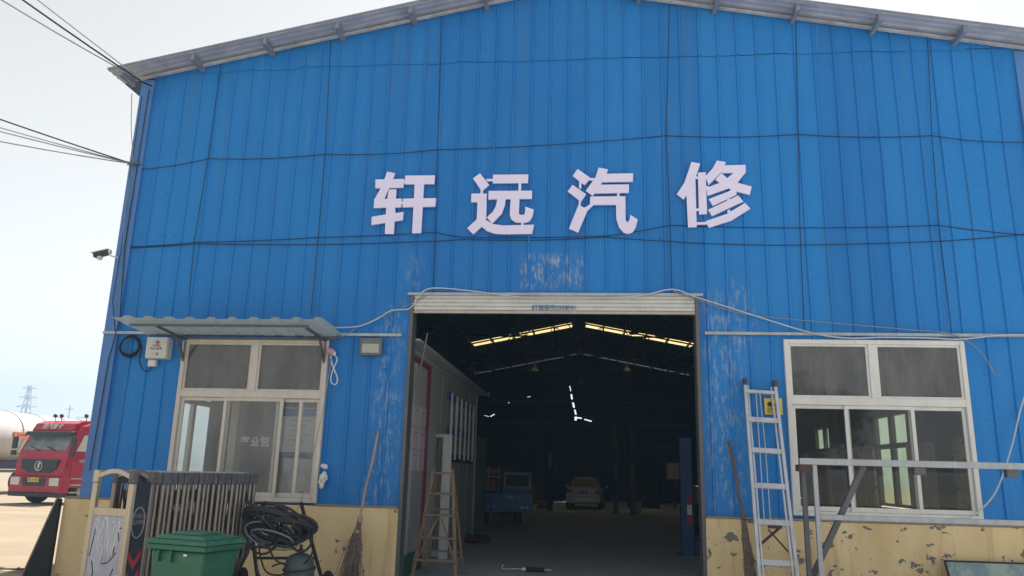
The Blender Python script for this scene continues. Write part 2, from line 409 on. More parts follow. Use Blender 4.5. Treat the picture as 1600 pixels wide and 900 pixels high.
# ------------------------------------------------------------------ ground
XL, XR, XM, ZE, ZR, ZA, L = -7.26, 6.46, -.4, 7.74, 7.87, 9.16, 38.5
def zroof(x): return ZA - ((ZA - ZE) / (XM - XL) * (XM - x) if x < XM else (ZA - ZR) / (XR - XM) * (x - XM))
g = MB().add([(-330, -120, 0), (200, -120, 0), (200, 380, 0), (-330, 380, 0)], [(0, 1, 2, 3)]).build('ground', M['ground'], fixn=False)
tag(g, kind='structure')
slab_m = mat('pale_bounce_slab', (.46, .45, .42), .85, 0, .15, .8, False, .1, (.25, .23, .2), .35)
g = MB().add([(XL - .1, -45, .006), (30, -45, .006), (30, -.002, .006), (XL - .1, -.002, .006)], [(0, 1, 2, 3)]).build('bounce_slab', slab_m, fixn=False)  # added pale slab, bounces sunlight onto the facade
tag(g, kind='structure')
g = MB().add([(XL, .0, .004), (XR, .0, .004), (XR, L, .004), (XL, L, .004)], [(0, 1, 2, 3)]).build('hall_floor', M['floor'], fixn=False)
tag(g, kind='structure')

# ------------------------------------------------------------------ air
hm = bpy.data.materials.new('haze_air'); hm.use_nodes = True; hn = hm.node_tree
hn.nodes.remove(hn.nodes['Principled BSDF'])
hv = hn.nodes.new('ShaderNodeVolumePrincipled'); hv.inputs['Color'].default_value = (.38, .62, .92, 1); hv.inputs['Density'].default_value = .0014; hv.inputs['Anisotropy'].default_value = .2
hn.links.new(hv.outputs[0], hn.nodes['Material Output'].inputs['Volume'])
# ------------------------------------------------------------------ the hall
hall = thing('garage_hall', 'big blue corrugated metal garage hall with a gabled grey roof and a dark open doorway', 'building', (XM, 0, 0))
DX0, DX1, DZ = -2.58, 1.58, 4.09
WL = (-6.0, -3.76, 1.11, 3.43); WR = (2.72, 5.10, 1.14, 3.49)
OPEN = [(DX0, DX1, 0, DZ), (WL[0] + .03, WL[1] - .03, WL[2] + .03, WL[3] - .03), (WR[0] + .03, WR[1] - .03, WR[2] + .03, WR[3] - .03)]
def dent(x, z):
    return .009 * math.sin(x * 2.1 + z * 1.3) + .008 * math.sin(x * 5.3 - z * 2.2 + 1) + .004 * math.sin(z * 3.7 + x * 9)
def sheet(x0, x1, zlo, zhi, yoff, opens, pitch=.285, seed=0):
    rnd = random.Random(seed); xs = []; x = x0
    base = math.ceil(x0 / pitch) * pitch
    prof = [(x0, 0)]
    c = base
    while c < x1 - .05:
        if c > x0 + .05:
            prof += [(c - .024, 0), (c - .012, -.022), (c + .012, -.022), (c + .024, 0)]
            for q in (.095, .19): prof.append((c + q, -.0025 if q == .095 else 0))
        c += pitch
    prof = [p for p in prof if p[0] < x1 - .03] + [(x1, 0)]
    def yat(x):
        for (a, ya), (b_, yb) in zip(prof[:-1], prof[1:]):
            if a <= x <= b_: return ya + (yb - ya) * ((x - a) / max(1e-6, b_ - a))
        return 0
    xs = [p[0] for p in prof]
    for o in opens:
        for e in (o[0], o[1]):
            if x0 < e < x1 and min(abs(e - q) for q in xs) > 1e-4: xs.append(e)
    xs.sort(); mb = MB()
    for a, b_ in zip(xs[:-1], xs[1:]):
        if b_ - a < 1e-5: continue
        mid = (a + b_) / 2
        k = int((mid + 50) / .855); lo = zlo(mid, k) if callable(zlo) else zlo
        spans = [(lo, None)]
        for o in sorted((o for o in opens if o[0] - 1e-4 <= mid <= o[1] + 1e-4), key=lambda o: o[2]):
            s0, _ = spans[-1]
            if o[2] > s0: spans[-1] = (s0, o[2]); spans.append((o[3], None))
            else: spans[-1] = (max(s0, o[3]), None)
        for s0, s1 in spans:
            ta = s1 if s1 is not None else (zhi(a) if callable(zhi) else zhi)
            tb = s1 if s1 is not None else (zhi(b_) if callable(zhi) else zhi)
            if min(ta, tb) <= s0: continue
            n = max(1, int((min(ta, tb) - s0) / .45)); vs = []
            for i in range(n + 1):
                for x, t in ((a, ta), (b_, tb)):
                    z = s0 + (t - s0) * i / n
                    vs.append((x, yoff + yat(x) + dent(x, z), z))
            mb.add(vs, [(2 * i, 2 * i + 1, 2 * i + 3, 2 * i + 2) for i in range(n)])
    return mb
rj = random.Random(3); jz = {k: 7.86 + rj.uniform(-.012, .012) for k in range(30, 80)}
w = sheet(XL + .16, XR - .16, 1.09, 7.9, 0, OPEN)
# screws are surface detail of the sheeting
rs = random.Random(11)
for zrow in (4.95, 5.0, 6.55, 6.6, 7.72, 5.75, 2.45, 3.0):
    x = XL + .35
    while x < XR - .3:
        inside = any(o[0] - .1 < x < o[1] + .1 and o[2] < zrow < o[3] + .05 for o in OPEN)
        if not inside and rs.random() < .42:
            z = zrow + rs.uniform(-.05, .05); w.lathe([(.011, 0), (.011, -.008), (.005, -.012)], (x + rs.uniform(-.05, .05), -.006 + dent(x, z), z), 6, 'Y')
        x += .285
w.build('front_wall', M['blue'], hall, fixn=False)
w = sheet(XL + .16, XR - .16, lambda x, k: jz[k] - (.05 if x < -4.63 else 0) + .03, lambda x: zroof(x) - .02, -.016, [])
for x in [XL + .5 + i * .285 for i in range(44)]:
    if rs.random() < .6 and zroof(x) > 8.35: w.lathe([(.011, 0), (.011, -.008), (.005, -.012)], (x, -.022, 8.12 + rs.uniform(-.03, .03)), 6, 'Y')
w.build('gable_wall', M['blue'], hall, fixn=False)
# corner trims
for xa, xb in ((XL - .02, XL + .20), (XR - .20, XR + .02)):
    MB().box(xa, xb, -.045, .18, 1.09, zroof(xa if xa < 0 else xb) - .03).build('corner_trim', M['trim'], hall, bevel=.008)
# side walls with window openings, back wall with slits
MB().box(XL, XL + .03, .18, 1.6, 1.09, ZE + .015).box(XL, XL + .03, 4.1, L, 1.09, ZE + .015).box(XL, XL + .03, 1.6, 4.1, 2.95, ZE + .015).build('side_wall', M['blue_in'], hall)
s = MB()
for y0, y1, z0, z1 in ((.18, 5.4, 1.09, ZR + .015), (5.4, 7.25, 3.02, ZR + .015), (7.25, 10.15, 1.09, ZR + .015), (10.15, 11.85, 3.02, ZR + .015), (10.15, 11.85, 1.09, 2.38), (11.85, L, 1.09, ZR + .015)):
    s.box(XR - .03, XR, y0, y1, z0, z1)
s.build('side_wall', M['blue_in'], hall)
# low masonry walls
def base(x0, x1, y0, y1, z1=1.07, nm='base_wall'): return MB().box(x0, x1, y0, y1, -.05, z1).build(nm, M['dado'], hall, bevel=.012)
base(XL - .22, DX0, -.075, .2, 1.075); base(DX1, XR + .1, -.075, .2, 1.075)
base(XL - .22, XL + .03, .2, L); base(XR - .03, XR + .1, .2, L)
w = MB()
for y0, y1, z0, z1 in ((.2, 5.4, 1.07, 2.35), (7.25, 13.0, 1.07, 2.35)): w.box(XR - .13, XR - .035, y0, y1, z0, z1)
w.box(XR - .2, XR - .032, 3.5, 13.0, 2.352, 2.40) if False else None
w.build('inner_dado', M['dado'], hall)
# ledge strip between sheet and masonry
ledge_m = mat('cement_ledge', (.28, .25, .21), .9, 0, .2, 6)
for xa, xb in ((WL[1], DX0 - .01), (DX1 + .01, XR), (XL - .2, WL[0])): MB().box(xa, xb, -.085, 0, 1.078, 1.1).build('ledge', ledge_m, hall)
# back wall
def zb(x): return zroof(x) - .035
YB = L
p38 = lambda px, py: (W(px, py, YB).x, W(px, py, YB).z)
rects = []                                   # small gaps where daylight shows through the sheeting
def gap(a, b_, wd_, n=3):
    a = p38(*a); b_ = p38(*b_)
    for i in range(n):
        x0, z0 = a[0] + (b_[0] - a[0]) * i / n, a[1] + (b_[1] - a[1]) * i / n; x1, z1 = a[0] + (b_[0] - a[0]) * (i + 1) / n, a[1] + (b_[1] - a[1]) * (i + 1) / n
        hx = max(abs(x1 - x0), wd_) / 2; hz = max(abs(z1 - z0), wd_) / 2; xm, zm = (x0 + x1) / 2, (z0 + z1) / 2
        rects.append((xm - hx, xm + hx, zm - hz, zm + hz))
for a in (((890, 603), (892, 611), .05), ((892.5, 616), (894, 624), .10), ((895, 628), (897, 637), .12), ((898, 640), (900, 648), .10), ((899, 651), (900, 657), .14, 1),
          ((900, 652.5), (909, 653.5), .08), ((913, 655), (924.5, 658.5), .07), ((1084.3, 600), (1085, 640), .03, 1), ((1085.3, 645), (1086, 669), .045, 1),
          ((824, 620.5), (829, 619.3), .02, 2), ((794, 629.6), (796, 629), .03, 1), ((757, 649), (764, 651), .015), ((766, 651), (773, 647), .015)):
    gap(*a)
xs_ = sorted({XL, XR, XM, *[r[0] for r in rects], *[r[1] for r in rects]}); bwall = MB()
for xa, xb in zip(xs_[:-1], xs_[1:]):
    if xb - xa < 1e-5: continue
    xm = (xa + xb) / 2; cuts = sorted((r[2], r[3]) for r in rects if r[0] < xm < r[1]); z = 0.0
    for c0, c1 in cuts:
        if c0 > z: bwall.add([(xa, YB, z), (xb, YB, z), (xb, YB, c0), (xa, YB, c0)], [(0, 1, 2, 3)])
        z = max(z, c1)
    bwall.add([(xa, YB, z), (xb, YB, z), (xb, YB, zb(xb) - .012 * math.sin(xb * 9)), (xa, YB, zb(xa) - .012 * math.sin(xa * 9))], [(0, 1, 2, 3)])
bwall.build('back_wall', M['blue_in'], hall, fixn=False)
bw = MB()
for z in (3.32, 4.62, 6.0): bw.box(XL + .05, XR - .05, YB - .09, YB - .01, z, z + .07)
bw.build('back_girt', mat('light_steel_girt', (.10, .14, .2), .5, .3, .1, 5), hall)
# roof with a translucent strip
SK0, SK1 = 27.75, 29.0
def roofpiece(xa, xb, y0, y1, dz=0.0, th=.03):
    mb = MB(); n = max(2, int((y1 - y0) / .3)) if (y1 - y0) < 3 else 1
    za, zb_ = zroof(xa) + dz, zroof(xb) + dz
    vs = [(xa, y0, za), (xb, y0, zb_), (xb, y1, zb_), (xa, y1, za), (xa, y0, za + th), (xb, y0, zb_ + th), (xb, y1, zb_ + th), (xa, y1, za + th)]
    return mb.add(vs, [(3, 2, 1, 0), (4, 5, 6, 7), (0, 1, 5, 4), (1, 2, 6, 5), (2, 3, 7, 6), (3, 0, 4, 7)])
OV = .46; EX = .34
for side in (-1, 1):
    xe = XL - EX if side < 0 else XR + EX
    xs0, xs1 = (XM - .35, -5.95) if side < 0 else (XM + .35, 5.35)
    mb = MB()
    for (y0, y1, xa, xb) in ((.005, SK0, xe, XM), (SK1, L + .3, xe, XM), (SK0, SK1, xe, xs1), (SK0, SK1, xs0, XM)):
        a, b_ = min(xa, xb), max(xa, xb); p = roofpiece(a, b_, y0, y1); mb.add(p.v, p.f)
    mb.build('roof', M['blue_in'], hall)  # inner sheets darker than the overhang: hall shade put into the colour
    a, b_ = min(xe, XM), max(xe, XM); mb = roofpiece(a, b_, -OV, .0)
    # shallow ribs along the slope at the front overhang, seen from below
    for i in range(int((OV - .03) / .12)):
        y = -OV + .03 + i * .12
        a, b_ = min(xe, XM), max(xe, XM)
        mb.bar((a, y, zroof(a) - .004), (b_, y, zroof(b_) - .004), .035, .02)
    mb.build('roof_overhang', M['roof_under'], hall)
    a, b_ = min(xs0, xs1), max(xs0, xs1)
    roofpiece(a, b_, SK0, SK1, .004, .006).build('skylight', M['skylight'], hall)
    # verge: edge flashing and white inner fillet where the sheet meets the gable
    a, b_ = min(xe, XM), max(xe, XM)
    MB().bar((a, -OV - .01, zroof(a) + .012), (b_, -OV - .01, zroof(b_) + .012), .012, .03).build('verge_flashing', M['purlin'], hall)
    MB().bar((max(a, XL), -.10, zroof(max(a, XL)) - .045), (min(b_, XR), -.10, zroof(min(b_, XR)) - .045), .05, .035).build('verge_fillet', mat('pale_fillet', (.42, .43, .46), .6, .1, .25, 5), hall)
for i in range(6):
    for side in (-1, 1):
        x = XM + side * (1.2 + i * 1.16 if i else 1.2)
        z = zroof(x) - .012
        MB().box(x - .028, x + .028, -OV + .05, -.03, z - .10, z).box(x - .035, x - .022, -OV + .05, -.03, z - .115, z - .101) .build('purlin_end', M['purlin'], hall)
# purlins inside near the skylight and trusses
pl = MB()
for i in range(7):
    for side in (-1, 1):
        x = XM + side * (.2 + i * 1.06)
        pl.bar((x, .1, zroof(x) - .07), (x, L - .1, zroof(x) - .07), .06, .12)
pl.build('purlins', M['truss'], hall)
for Y in (3.5, 9.5, 15.5, 21.5, 27.2, 33):
    t = MB(); zc = 7.28
    t.bar((XL + .1, Y, zc), (XR - .1, Y, zc), .06, .07)
    t.bar((XL + .1, Y, zroof(XL) - .17), (XM, Y, ZA - .17), .06, .07).bar((XM, Y, ZA - .17), (XR - .1, Y, zroof(XR) - .17), .06, .07)
    n = 6
    for side in (-1, 1):
        px_ = None
        for i in range(n + 1):
            x = XM + side * i * 6.6 / n; zt = zroof(x) - .17
            t.bar((x, Y, zc), (x, Y, zt), .03, .03, (0, 1, 0))
            if i < n:
                x2 = XM + side * (i + 1) * 6.6 / n
                a, b_ = ((x, zc), (x2, zroof(x2) - .17)) if i % 2 == 0 else ((x, zt), (x2, zc))
                t.bar((a[0], Y, a[1]), (b_[0], Y, b_[1]), .035, .035, (0, 1, 0))
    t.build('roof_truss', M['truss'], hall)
    for x in (XL + .16, XR - .25):
        MB().box(x - .09, x + .09, Y - .12, Y + .12, 0, 7.3).build('column', M['truss'], hall)
# door frame, rail over the door, roller shutter
MB().box(DX0 - .0, DX0 + .05, -.05, .22, 0.005, DZ).build('door_jamb', M['darksteel'], hall)
MB().box(DX1 - .05, DX1, -.05, .22, 0.005, DZ).build('door_jamb', M['darksteel'], hall)
MB().box(DX0, DX1, .02, .10, DZ - .08, DZ + .04).build('door_lintel', M['darksteel'], hall)
MB().box(DX0 - .04, DX1 + .06, -.075, -.03, DZ + .005, DZ + .045).build('door_rail', M['galv'], hall)
sh = MB(); z = 3.87; pf = []
sx0, sx1 = DX0 + .055, DX1 - .055
for k in range(4):
    zz = z + .006 + k * .058
    pf += [(-.012, zz), (-.034, zz + .012), (-.04, zz + .03), (-.034, zz + .048), (-.012, zz + .056)]
ys = [(y, zz) for y, zz in pf] + [(.0, pf[-1][1]), (.0, pf[0][1])]
sh.prismx(ys, sx0, sx1)
shut = sh.build('roller_shutter', M['shutter'], hall, smooth=True)
MB().box(sx0, sx1, -.04, .01, 3.835, 3.872).build('bottom_bar', mat('dirty_shutter_bar', (.45, .40, .38), .5, .2, .15, 9, False, 0, (.2, .15, .12), .6), shut)
p = W(866, 481, -.05)
text('订做卷帘2909741', .085, M['blueink'], shut, frontT(p.x, -.052, p.z), extrude=.001, bold=.001)
for px_ in (832, 886):
    q = W(px_, 481, -.05); MB().box(q.x - .008, q.x + .008, -.045, -.040, q.z - .03, q.z + .03).build('ink_mark', M['blueink'], shut)
# conduits on the wall
for x0, x1, z in ((XL - .02, -2.68, 3.50), (1.65, XR + .1, 3.565)):
    MB().box(x0, x1, -.07, -.03, z - .02, z + .02).build('wall_rail', M['galv'], hall)

# ---- windows
def window(name_m, X0, X1, Z0, Z1, ztr, xup, sashes, glass_up, glass_lo):
    fr = .062; mb = MB(); y0, y1 = -.055, .045
    mb.box(X0, X0 + fr, y0, y1, Z0, Z1).box(X1 - fr, X1, y0, y1, Z0, Z1)
    mb.box(X0 + fr, X1 - fr, y0, y1, Z1 - fr, Z1).box(X0 + fr, X1 - fr, y0, y1, Z0, Z0 + fr)
    mb.box(X0 + fr, X1 - fr, y0 + .002, y1 - .002, ztr - .055, ztr + .045)
    mb.box(xup - .05, xup + .05, y0 + .004, y1 - .004, ztr + .045, Z1 - fr)
    wn = mb.build('window', M[name_m], hall, bevel=.006)
    # glazing beads and fixed upper panes
    for a, b_ in ((X0 + fr, xup - .05), (xup + .05, X1 - fr)):
        MB().box(a + .001, a + .03, -.03, .02, ztr + .046, Z1 - fr - .001).box(b_ - .03, b_ - .001, -.03, .02, ztr + .046, Z1 - fr - .001).box(a + .03, b_ - .03, -.03, .02, ztr + .046, ztr + .074).box(a + .03, b_ - .03, -.03, .02, Z1 - fr - .03, Z1 - fr - .001).build('glazing_bead', M[name_m], wn)
        MB().add([(a + .02, -.004, ztr + .06), (b_ - .02, -.004, ztr + .06), (b_ - .02, -.004, Z1 - fr - .02), (a + .02, -.004, Z1 - fr - .02)], [(0, 1, 2, 3)]).build('pane', M[glass_up], wn, fixn=False)
    for (a, b_, y) in sashes:
        s = .048; z0, z1 = Z0 + fr + .002, ztr - .057
        MB().box(a, a + s, y, y + .03, z0, z1).box(b_ - s, b_, y, y + .03, z0, z1).box(a + s, b_ - s, y, y + .03, z0, z0 + s + .012).box(a + s, b_ - s, y, y + .03, z1 - s, z1).build('sash', M[name_m], wn, bevel=.004)
        MB().add([(a + s - .01, y + .015, z0 + s), (b_ - s + .01, y + .015, z0 + s), (b_ - s + .01, y + .015, z1 - s + .005), (a + s - .01, y + .015, z1 - s + .005)], [(0, 1, 2, 3)]).build('pane', M[glass_lo], wn, fixn=False)
    return wn
ztL = W(395, 616).z; xuL = W(399, 570).x
f = lambda px_, py=700: W(px_, py).x
window('pvc_old', *WL, ztL, xuL, [(WL[0] + .064, f(352), -.012), (f(344), f(438), -.046), (f(425), f(468), .004 + .002), (f(462) , WL[1] - .064, -.012)], 'glass_dark', 'glass_office')
ztR = W(1365, 628).z; xuR = W(1363, 580).x
window('pvc', *WR, ztR, xuR, [(WR[0] + .064, f(1331), -.012), (f(1322), f(1432), -.046), (f(1424), WR[1] - .064, -.012)], 'glass_dark', 'glass')
# side windows seen through the glass: frames in the openings
def sidewin(X, y0, y1, z0, z1, ztr=None, gm=None, hw=.09, fm='darksteel'):
    mb = MB(); fr = .06; xa, xb = X - .05, X + .05
    mb.box(xa, xb, y0, y0 + fr, z0, z1).box(xa, xb, y1 - fr, y1, z0, z1).box(xa, xb, y0 + fr, y1 - fr, z0, z0 + fr).box(xa, xb, y0 + fr, y1 - fr, z1 - fr, z1)
    ym = (y0 + y1) / 2; mb.box(xa + .01, xb - .01, ym - hw, ym + hw, z0 + fr, z1 - fr)
    if ztr: mb.box(xa + .005, xb - .005, y0 + fr, ym - hw, ztr - .05, ztr + .05).box(xa + .005, xb - .005, ym + hw, y1 - fr, ztr - .05, ztr + .05)
    o = mb.build('side_window', M[fm], hall)
    MB().add([(X, y0 + .03, z0 + .03), (X, y1 - .03, z0 + .03), (X, y1 - .03, z1 - .03), (X, y0 + .03, z1 - .03)], [(0, 1, 2, 3)]).build('pane', M[gm] if gm else translucent_green, o, fixn=False)
    return o
translucent_green = glass_mat('greenish_dirty_glass', (.62, .68, .46), .25, .05)
sidewin(XR - .015, 5.4, 7.25, 1.1, 3.02, 2.34)
sidewin(XR - .015, 10.15, 11.85, 2.38, 3.02)
sidewin(XL + .015, 1.6, 4.1, 1.09, 2.95, 2.72, 'glass', .05, 'pvc')

# ------------------------------------------------------------------ lettering on the gable
GA = lambda x, y: (560 + x / 5, 230 + y / 5)
GB = lambda x, y: (860 + x / 4.706, 230 + y / 4.706)
chars = [
 ('sign_character', 'white shop sign character with a cart radical on the left, nearest the left window', GA, [
  [(225,190),(287,203),(266,255),(201,255)], [(133,252),(357,247),(352,316),(132,320)], [(178,312),(243,312),(200,408),(122,414)],
  [(124,404),(340,402),(334,470),(119,474)], [(238,330),(297,330),(285,470),(288,500),(275,677),(207,677),(217,470),(225,405)],
  [(105,543),(352,505),(347,570),(101,608)], [(350,260),(370,258),(368,277),(350,277)], [(332,428),(352,426),(352,444),(332,446)],
  [(367,222),(598,220),(592,288),(362,290)], [(440,286),(512,286),(490,670),(420,673)], [(350,402),(606,398),(600,464),(345,470)]]),
 ('sign_character', 'white shop sign character underlined by a long sweeping stroke, second in the row', GA, [
  [(895,243),(950,203),(1022,295),(975,335),(953,328)], [(955,325),(975,325),(972,367),(953,367)], [(998,247),(1055,247),(1052,264),(1005,266)],
  [(883,362),(1004,362),(1000,430),(880,430)], [(930,425),(1002,425),(997,572),(960,625),(925,568)], [(925,563),(968,618),(897,680),(850,632)],
  [(994,566),(1050,600),(1130,612),(1372,605),(1357,677),(1130,680),(1060,675),(1005,655),(955,615)],
  [(1052,215),(1328,213),(1325,280),(1050,282)], [(1252,278),(1272,278),(1270,344),(1250,344)], [(1018,342),(1357,340),(1355,403),(1015,408)],
  [(1085,403),(1150,403),(1145,450),(1120,520),(1045,597),(1003,548),(1050,505),(1075,460)],
  [(1190,403),(1258,403),(1253,520),(1268,530),(1295,528),(1302,510),(1305,465),(1370,487),(1360,540),(1340,575),(1310,590),(1230,588),(1195,565),(1183,530)],
  [(1272,586),(1292,586),(1290,612),(1270,612)]]),
 ('sign_character', 'white shop sign character with water drops and a hooked tail, third in the row', GB, [
  [(200,160),(290,222),(280,245),(252,278),(225,258),(163,210)], [(278,226),(324,226),(320,243),(278,243)], [(212,240),(230,250),(226,305),(210,300)],
  [(163,277),(263,345),(225,400),(126,325)], [(209,385),(224,390),(222,432),(209,432)], [(207,423),(250,447),(277,455),(204,628),(136,598)],
  [(240,445),(262,440),(296,415),(318,424),(276,462)], [(355,150),(424,163),(410,200),(370,275),(312,358),(260,320),(330,225)],
  [(394,196),(608,192),(607,253),(366,258)], [(368,276),(578,274),(577,335),(330,340),(335,322)], [(490,333),(508,333),(508,367),(490,367)],
  [(293,363),(551,361),(551,424),(290,424)], [(481,400),(552,400),(552,530),(560,550),(572,550),(583,530),(588,498),(642,532),(628,590),(605,625),(575,637),(540,630),(505,590),(486,530)]]),
 ('sign_character', 'white shop sign character with three slanting parallel strokes, rightmost and highest on the gable', GB, [
  [(1037,108),(1102,120),(1070,220),(1030,310),(980,385),(930,345),(985,260)], [(1000,345),(1050,240),(1066,230),(1076,587),(1013,589)],
  [(1085,186),(1142,184),(1152,490),(1093,494)], [(1063,215),(1090,215),(1090,232),(1063,234)], [(1068,452),(1096,450),(1096,468),(1068,470)], [(1072,552),(1148,550),(1148,568),(1072,570)],
  [(1225,98),(1292,110),(1272,148),(1245,195),(1165,278),(1138,215),(1190,160)], [(1268,134),(1434,130),(1437,187),(1250,190)],
  [(1350,186),(1437,183),(1375,262),(1310,302),(1155,358),(1147,300),(1245,262),(1300,228)], [(1212,237),(1255,190),(1300,228),(1375,262),(1480,290),(1466,350),(1365,325),(1305,300),(1245,262)],
  [(1165,382),(1312,325),(1340,300),(1368,322),(1368,350),(1195,432)], [(1160,460),(1380,355),(1418,400),(1188,507)], [(1140,545),(1300,490),(1430,410),(1470,452),(1330,540),(1165,592)],
  [(1298,385),(1318,378),(1322,405),(1302,411)], [(1301,465),(1321,458),(1325,480),(1305,488)], [(1140,290),(1160,285),(1175,330),(1152,330)]]),
]
for nm, lb, fn, strokes in chars:
    mb = MB(); root = thing(nm, lb, 'sign letter', (0, 0, 0), 0, 'white characters of the shop sign')
    cx = cz = 0; k = 0
    for i, st in enumerate(strokes):
        pts = []
        for x, y in st:
            q = W(*fn(x, y), -.075); pts.append((q.x, q.z)); cx += q.x; cz += q.z; k += 1
        mb.prism(pts, -.075 - .0005 * i, -.048 + .0003 * i)
    root.matrix_basis = Matrix.Translation((cx / k, 0, cz / k))
    mb.build('character_face', M['letter'], root)
    st = MB()
    for i in (0, 3, 5):
        xs_ = [W(*fn(x, y), -.06) for x, y in strokes[i]]; c = sum(xs_, Vector()) / len(xs_)
        st.lathe([(.008, -.05), (.008, .0)], (c.x, 0, c.z), 8, 'Y')
    st.build('standoff', M['galv'], root)

# ------------------------------------------------------------------ ropes and cables on the facade
def cord(name, label, cat, pts, r, m, group=None, n=6):
    p0 = Vector(pts[0]); root = None
    mb = MB().tube(pts, r, n); o = mb.build(name, m, None, smooth=True)
    # origin at the first point
    for v in o.data.vertices: v.co -= p0
    o.location = p0
    return tag(o, label, cat, group)
def wp(lst, y=-.035): return [W(a, b_, y) for a, b_ in lst]
GR = 'thin black cords strung over the facade'
vl = [([(347,84),(325,247),(303,380),(293,492)], 'upright black cord running down to the left end of the awning'),
      ([(518,38),(508,239),(497,372),(486,492)], 'upright black cord running down to the right end of the awning'),
      ([(690,6),(684,235),(680,363),(676,458)], 'upright black cord above the left corner of the doorway'),
      ([(1046,4),(1041,212),(1047,352),(1050,458)], 'upright black cord above the right corner of the doorway'),
      ([(1243,10),(1247,210),(1250,356),(1257,520)], 'upright black cord running down above the left part of the right window'),
      ([(1448,32),(1456,211),(1467,352),(1487,520)], 'upright black cord running down above the right edge of the right window')]
for pts, lb in vl: cord('rope', lb, 'rope', chain(wp(pts, -.03), 0), .005, M['rope'], GR)
cord('rope', 'level black cord crossing the facade above the sign characters', 'rope', chain(wp([(207,265),(325,248),(508,241),(684,234),(1041,212),(1247,210),(1456,212),(1600,222),(1640,226)]), .035), .006, M['rope'], GR)
cord('rope', 'level black cord touching the feet of the sign characters', 'rope', chain(wp([(190,386),(303,379),(497,371),(680,363),(730,371),(945,369),(1047,352),(1250,356),(1467,352),(1600,367),(1640,370)]), .012), .006, M['rope'], GR)
cord('rope', 'level black cord sagging just below the feet of the sign characters', 'rope', chain(wp([(190,388),(303,381),(500,382),(640,378),(725,374),(850,375),(943,370),(1047,377),(1120,381),(1250,383),(1468,377),(1600,366),(1640,362)]), .008), .006, M['rope'], GR)
cord('cable', 'white cable draped in waves over the doorway', 'cable', smoothpath(wp([(520,512),(560,510),(590,498),(612,485),(640,482),(655,462),(676,450),(740,455),(800,463),(860,467),(920,466),(1000,462),(1050,452),(1090,465),(1160,487),(1260,518),(1320,528),(1380,527),(1450,528),(1500,530),(1560,524),(1620,523)], -.10), 4), .010, M['cable_white'])
cord('cable', 'dark grey cable drooping above the right window rail', 'cable', smoothpath(wp([(1052,455),(1100,472),(1160,490),(1250,500),(1340,508),(1420,515),(1487,522),(1530,548),(1556,588)], -.09), 5), .007, M['cable_grey'])
cord('cable', 'dark cable rising from the awning end to the shutter rail', 'cable', smoothpath(wp([(480,522),(530,527),(558,512),(600,492),(640,476),(665,462)], -.075), 5), .007, M['cable_grey'])
cord('cable', 'grey cable hanging from the upper right across to the foot of the right window', 'cable', smoothpath(wp([(1640,530),(1600,622),(1580,700),(1555,770),(1520,806),(1500,812)], -.11), 5), .010, M['cable_white'])
cord('cable', 'thin string hanging past the left window to the hose trolley', 'cable', wp([(520,545),(505,640),(478,760),(462,805),(452,830)], -.14), .006, M['bamboo'])
cord('cable', 'black cable clipped down the left corner of the hall', 'cable', chain(wp([(233,140),(214,262),(195,385),(187,500),(170,560),(155,650),(140,735)], -.065), 0), .007, M['rope'])
cord('cable', 'second thinner black cable running down the left corner trim', 'cable', chain(wp([(222,150),(206,255),(190,385),(176,470),(180,520)], -.085), .0), .006, M['rope'])
cord('cable', 'slack grey wire hanging free beside the left roof corner', 'cable', smoothpath(wp([(206,146),(205,200),(207,255),(196,330),(192,385)], -.12), 4), .006, M['cable_grey'])
# overhead lines
GO = 'overhead cables coming in from the left'
A = W(222, 128, -.5); A2 = W(236, 134, -.1)
for i, (ex, ey, r, sg, lb) in enumerate(((-420, -345, .014, .10, 'thickest overhead cable reaching the left roof corner'), (-470, -318, .010, .15, 'lowest of the overhead cables meeting the left roof corner'), (-400, -360, .009, .02, 'thin topmost overhead cable meeting the left roof corner'))):
    B = W(ex, ey, -3.5)
    cord('overhead_cable', lb, 'cable', [A2] + sag(A + Vector((0, 0, .012 * i)), B, sg, 14), r, M['cable_grey'] if i else M['rope'], GO)
A = W(207, 256, -.1)
for i, (ex, ey, r, sg, lb) in enumerate(((-300, 78, .011, .03, 'upper overhead cable entering at mid height of the left corner'), (-300, 110, .008, .03, 'second overhead cable entering at mid height of the left corner'), (-300, 122, .008, .04, 'third overhead cable entering at mid height of the left corner'), (-300, 158, .009, .05, 'lowest overhead cable entering at mid height of the left corner'))):
    B = W(ex, ey, -2.5)
    cord('overhead_cable', lb, 'cable', sag(A, B, sg, 12), r, M['cable_grey'] if i else M['rope'], GO)
b = thing('wall_hook', 'small dark bracket at the left corner where the lower cables arrive', 'bracket', W(212, 257, -.05))
MB().box(-.10, .09, -.05, .02, -.012, .012).build('bracket_arm', M['darksteel'], b, local=True); MB().lathe([(.02, -.03), (.02, .03)], (-.10, -.04, 0), 10).build('insulator', M['white'], b, local=True)

# ------------------------------------------------------------------ things on the wall
# security camera
p = W(160, 396, -.12); r0 = thing('security_camera', 'white bullet security camera on an arm at the left corner', 'camera', p)
q = W(184, 402, -.06) - p
MB().tube([q, (q.x - .06, 0, q.z + .0), (.10, 0, .0)], .012, 8).build('arm', M['white'], r0, local=True, smooth=True)
Tc = Matrix.Rotation(R(13), 4, 'Y') @ Matrix.Rotation(R(-8), 4, 'Z')
Tc = Matrix.Rotation(R(-13), 4, 'Y')
MB().box(-.13, .11, -.045, .045, -.045, .03, Tc).build('camera_body', M['truckdark'], r0, local=True, bevel=.012)
MB().box(-.16, .12, -.055, .055, .031, .045, Tc).build('sun_shield', M['white'], r0, local=True, bevel=.004)
MB().lathe([(.03, -.10), (.045, -.06), (.035, -.03)], (-.03, 0, 0), 14).build('infrared_lamp', M['box_grey'], r0, local=True, smooth=True)
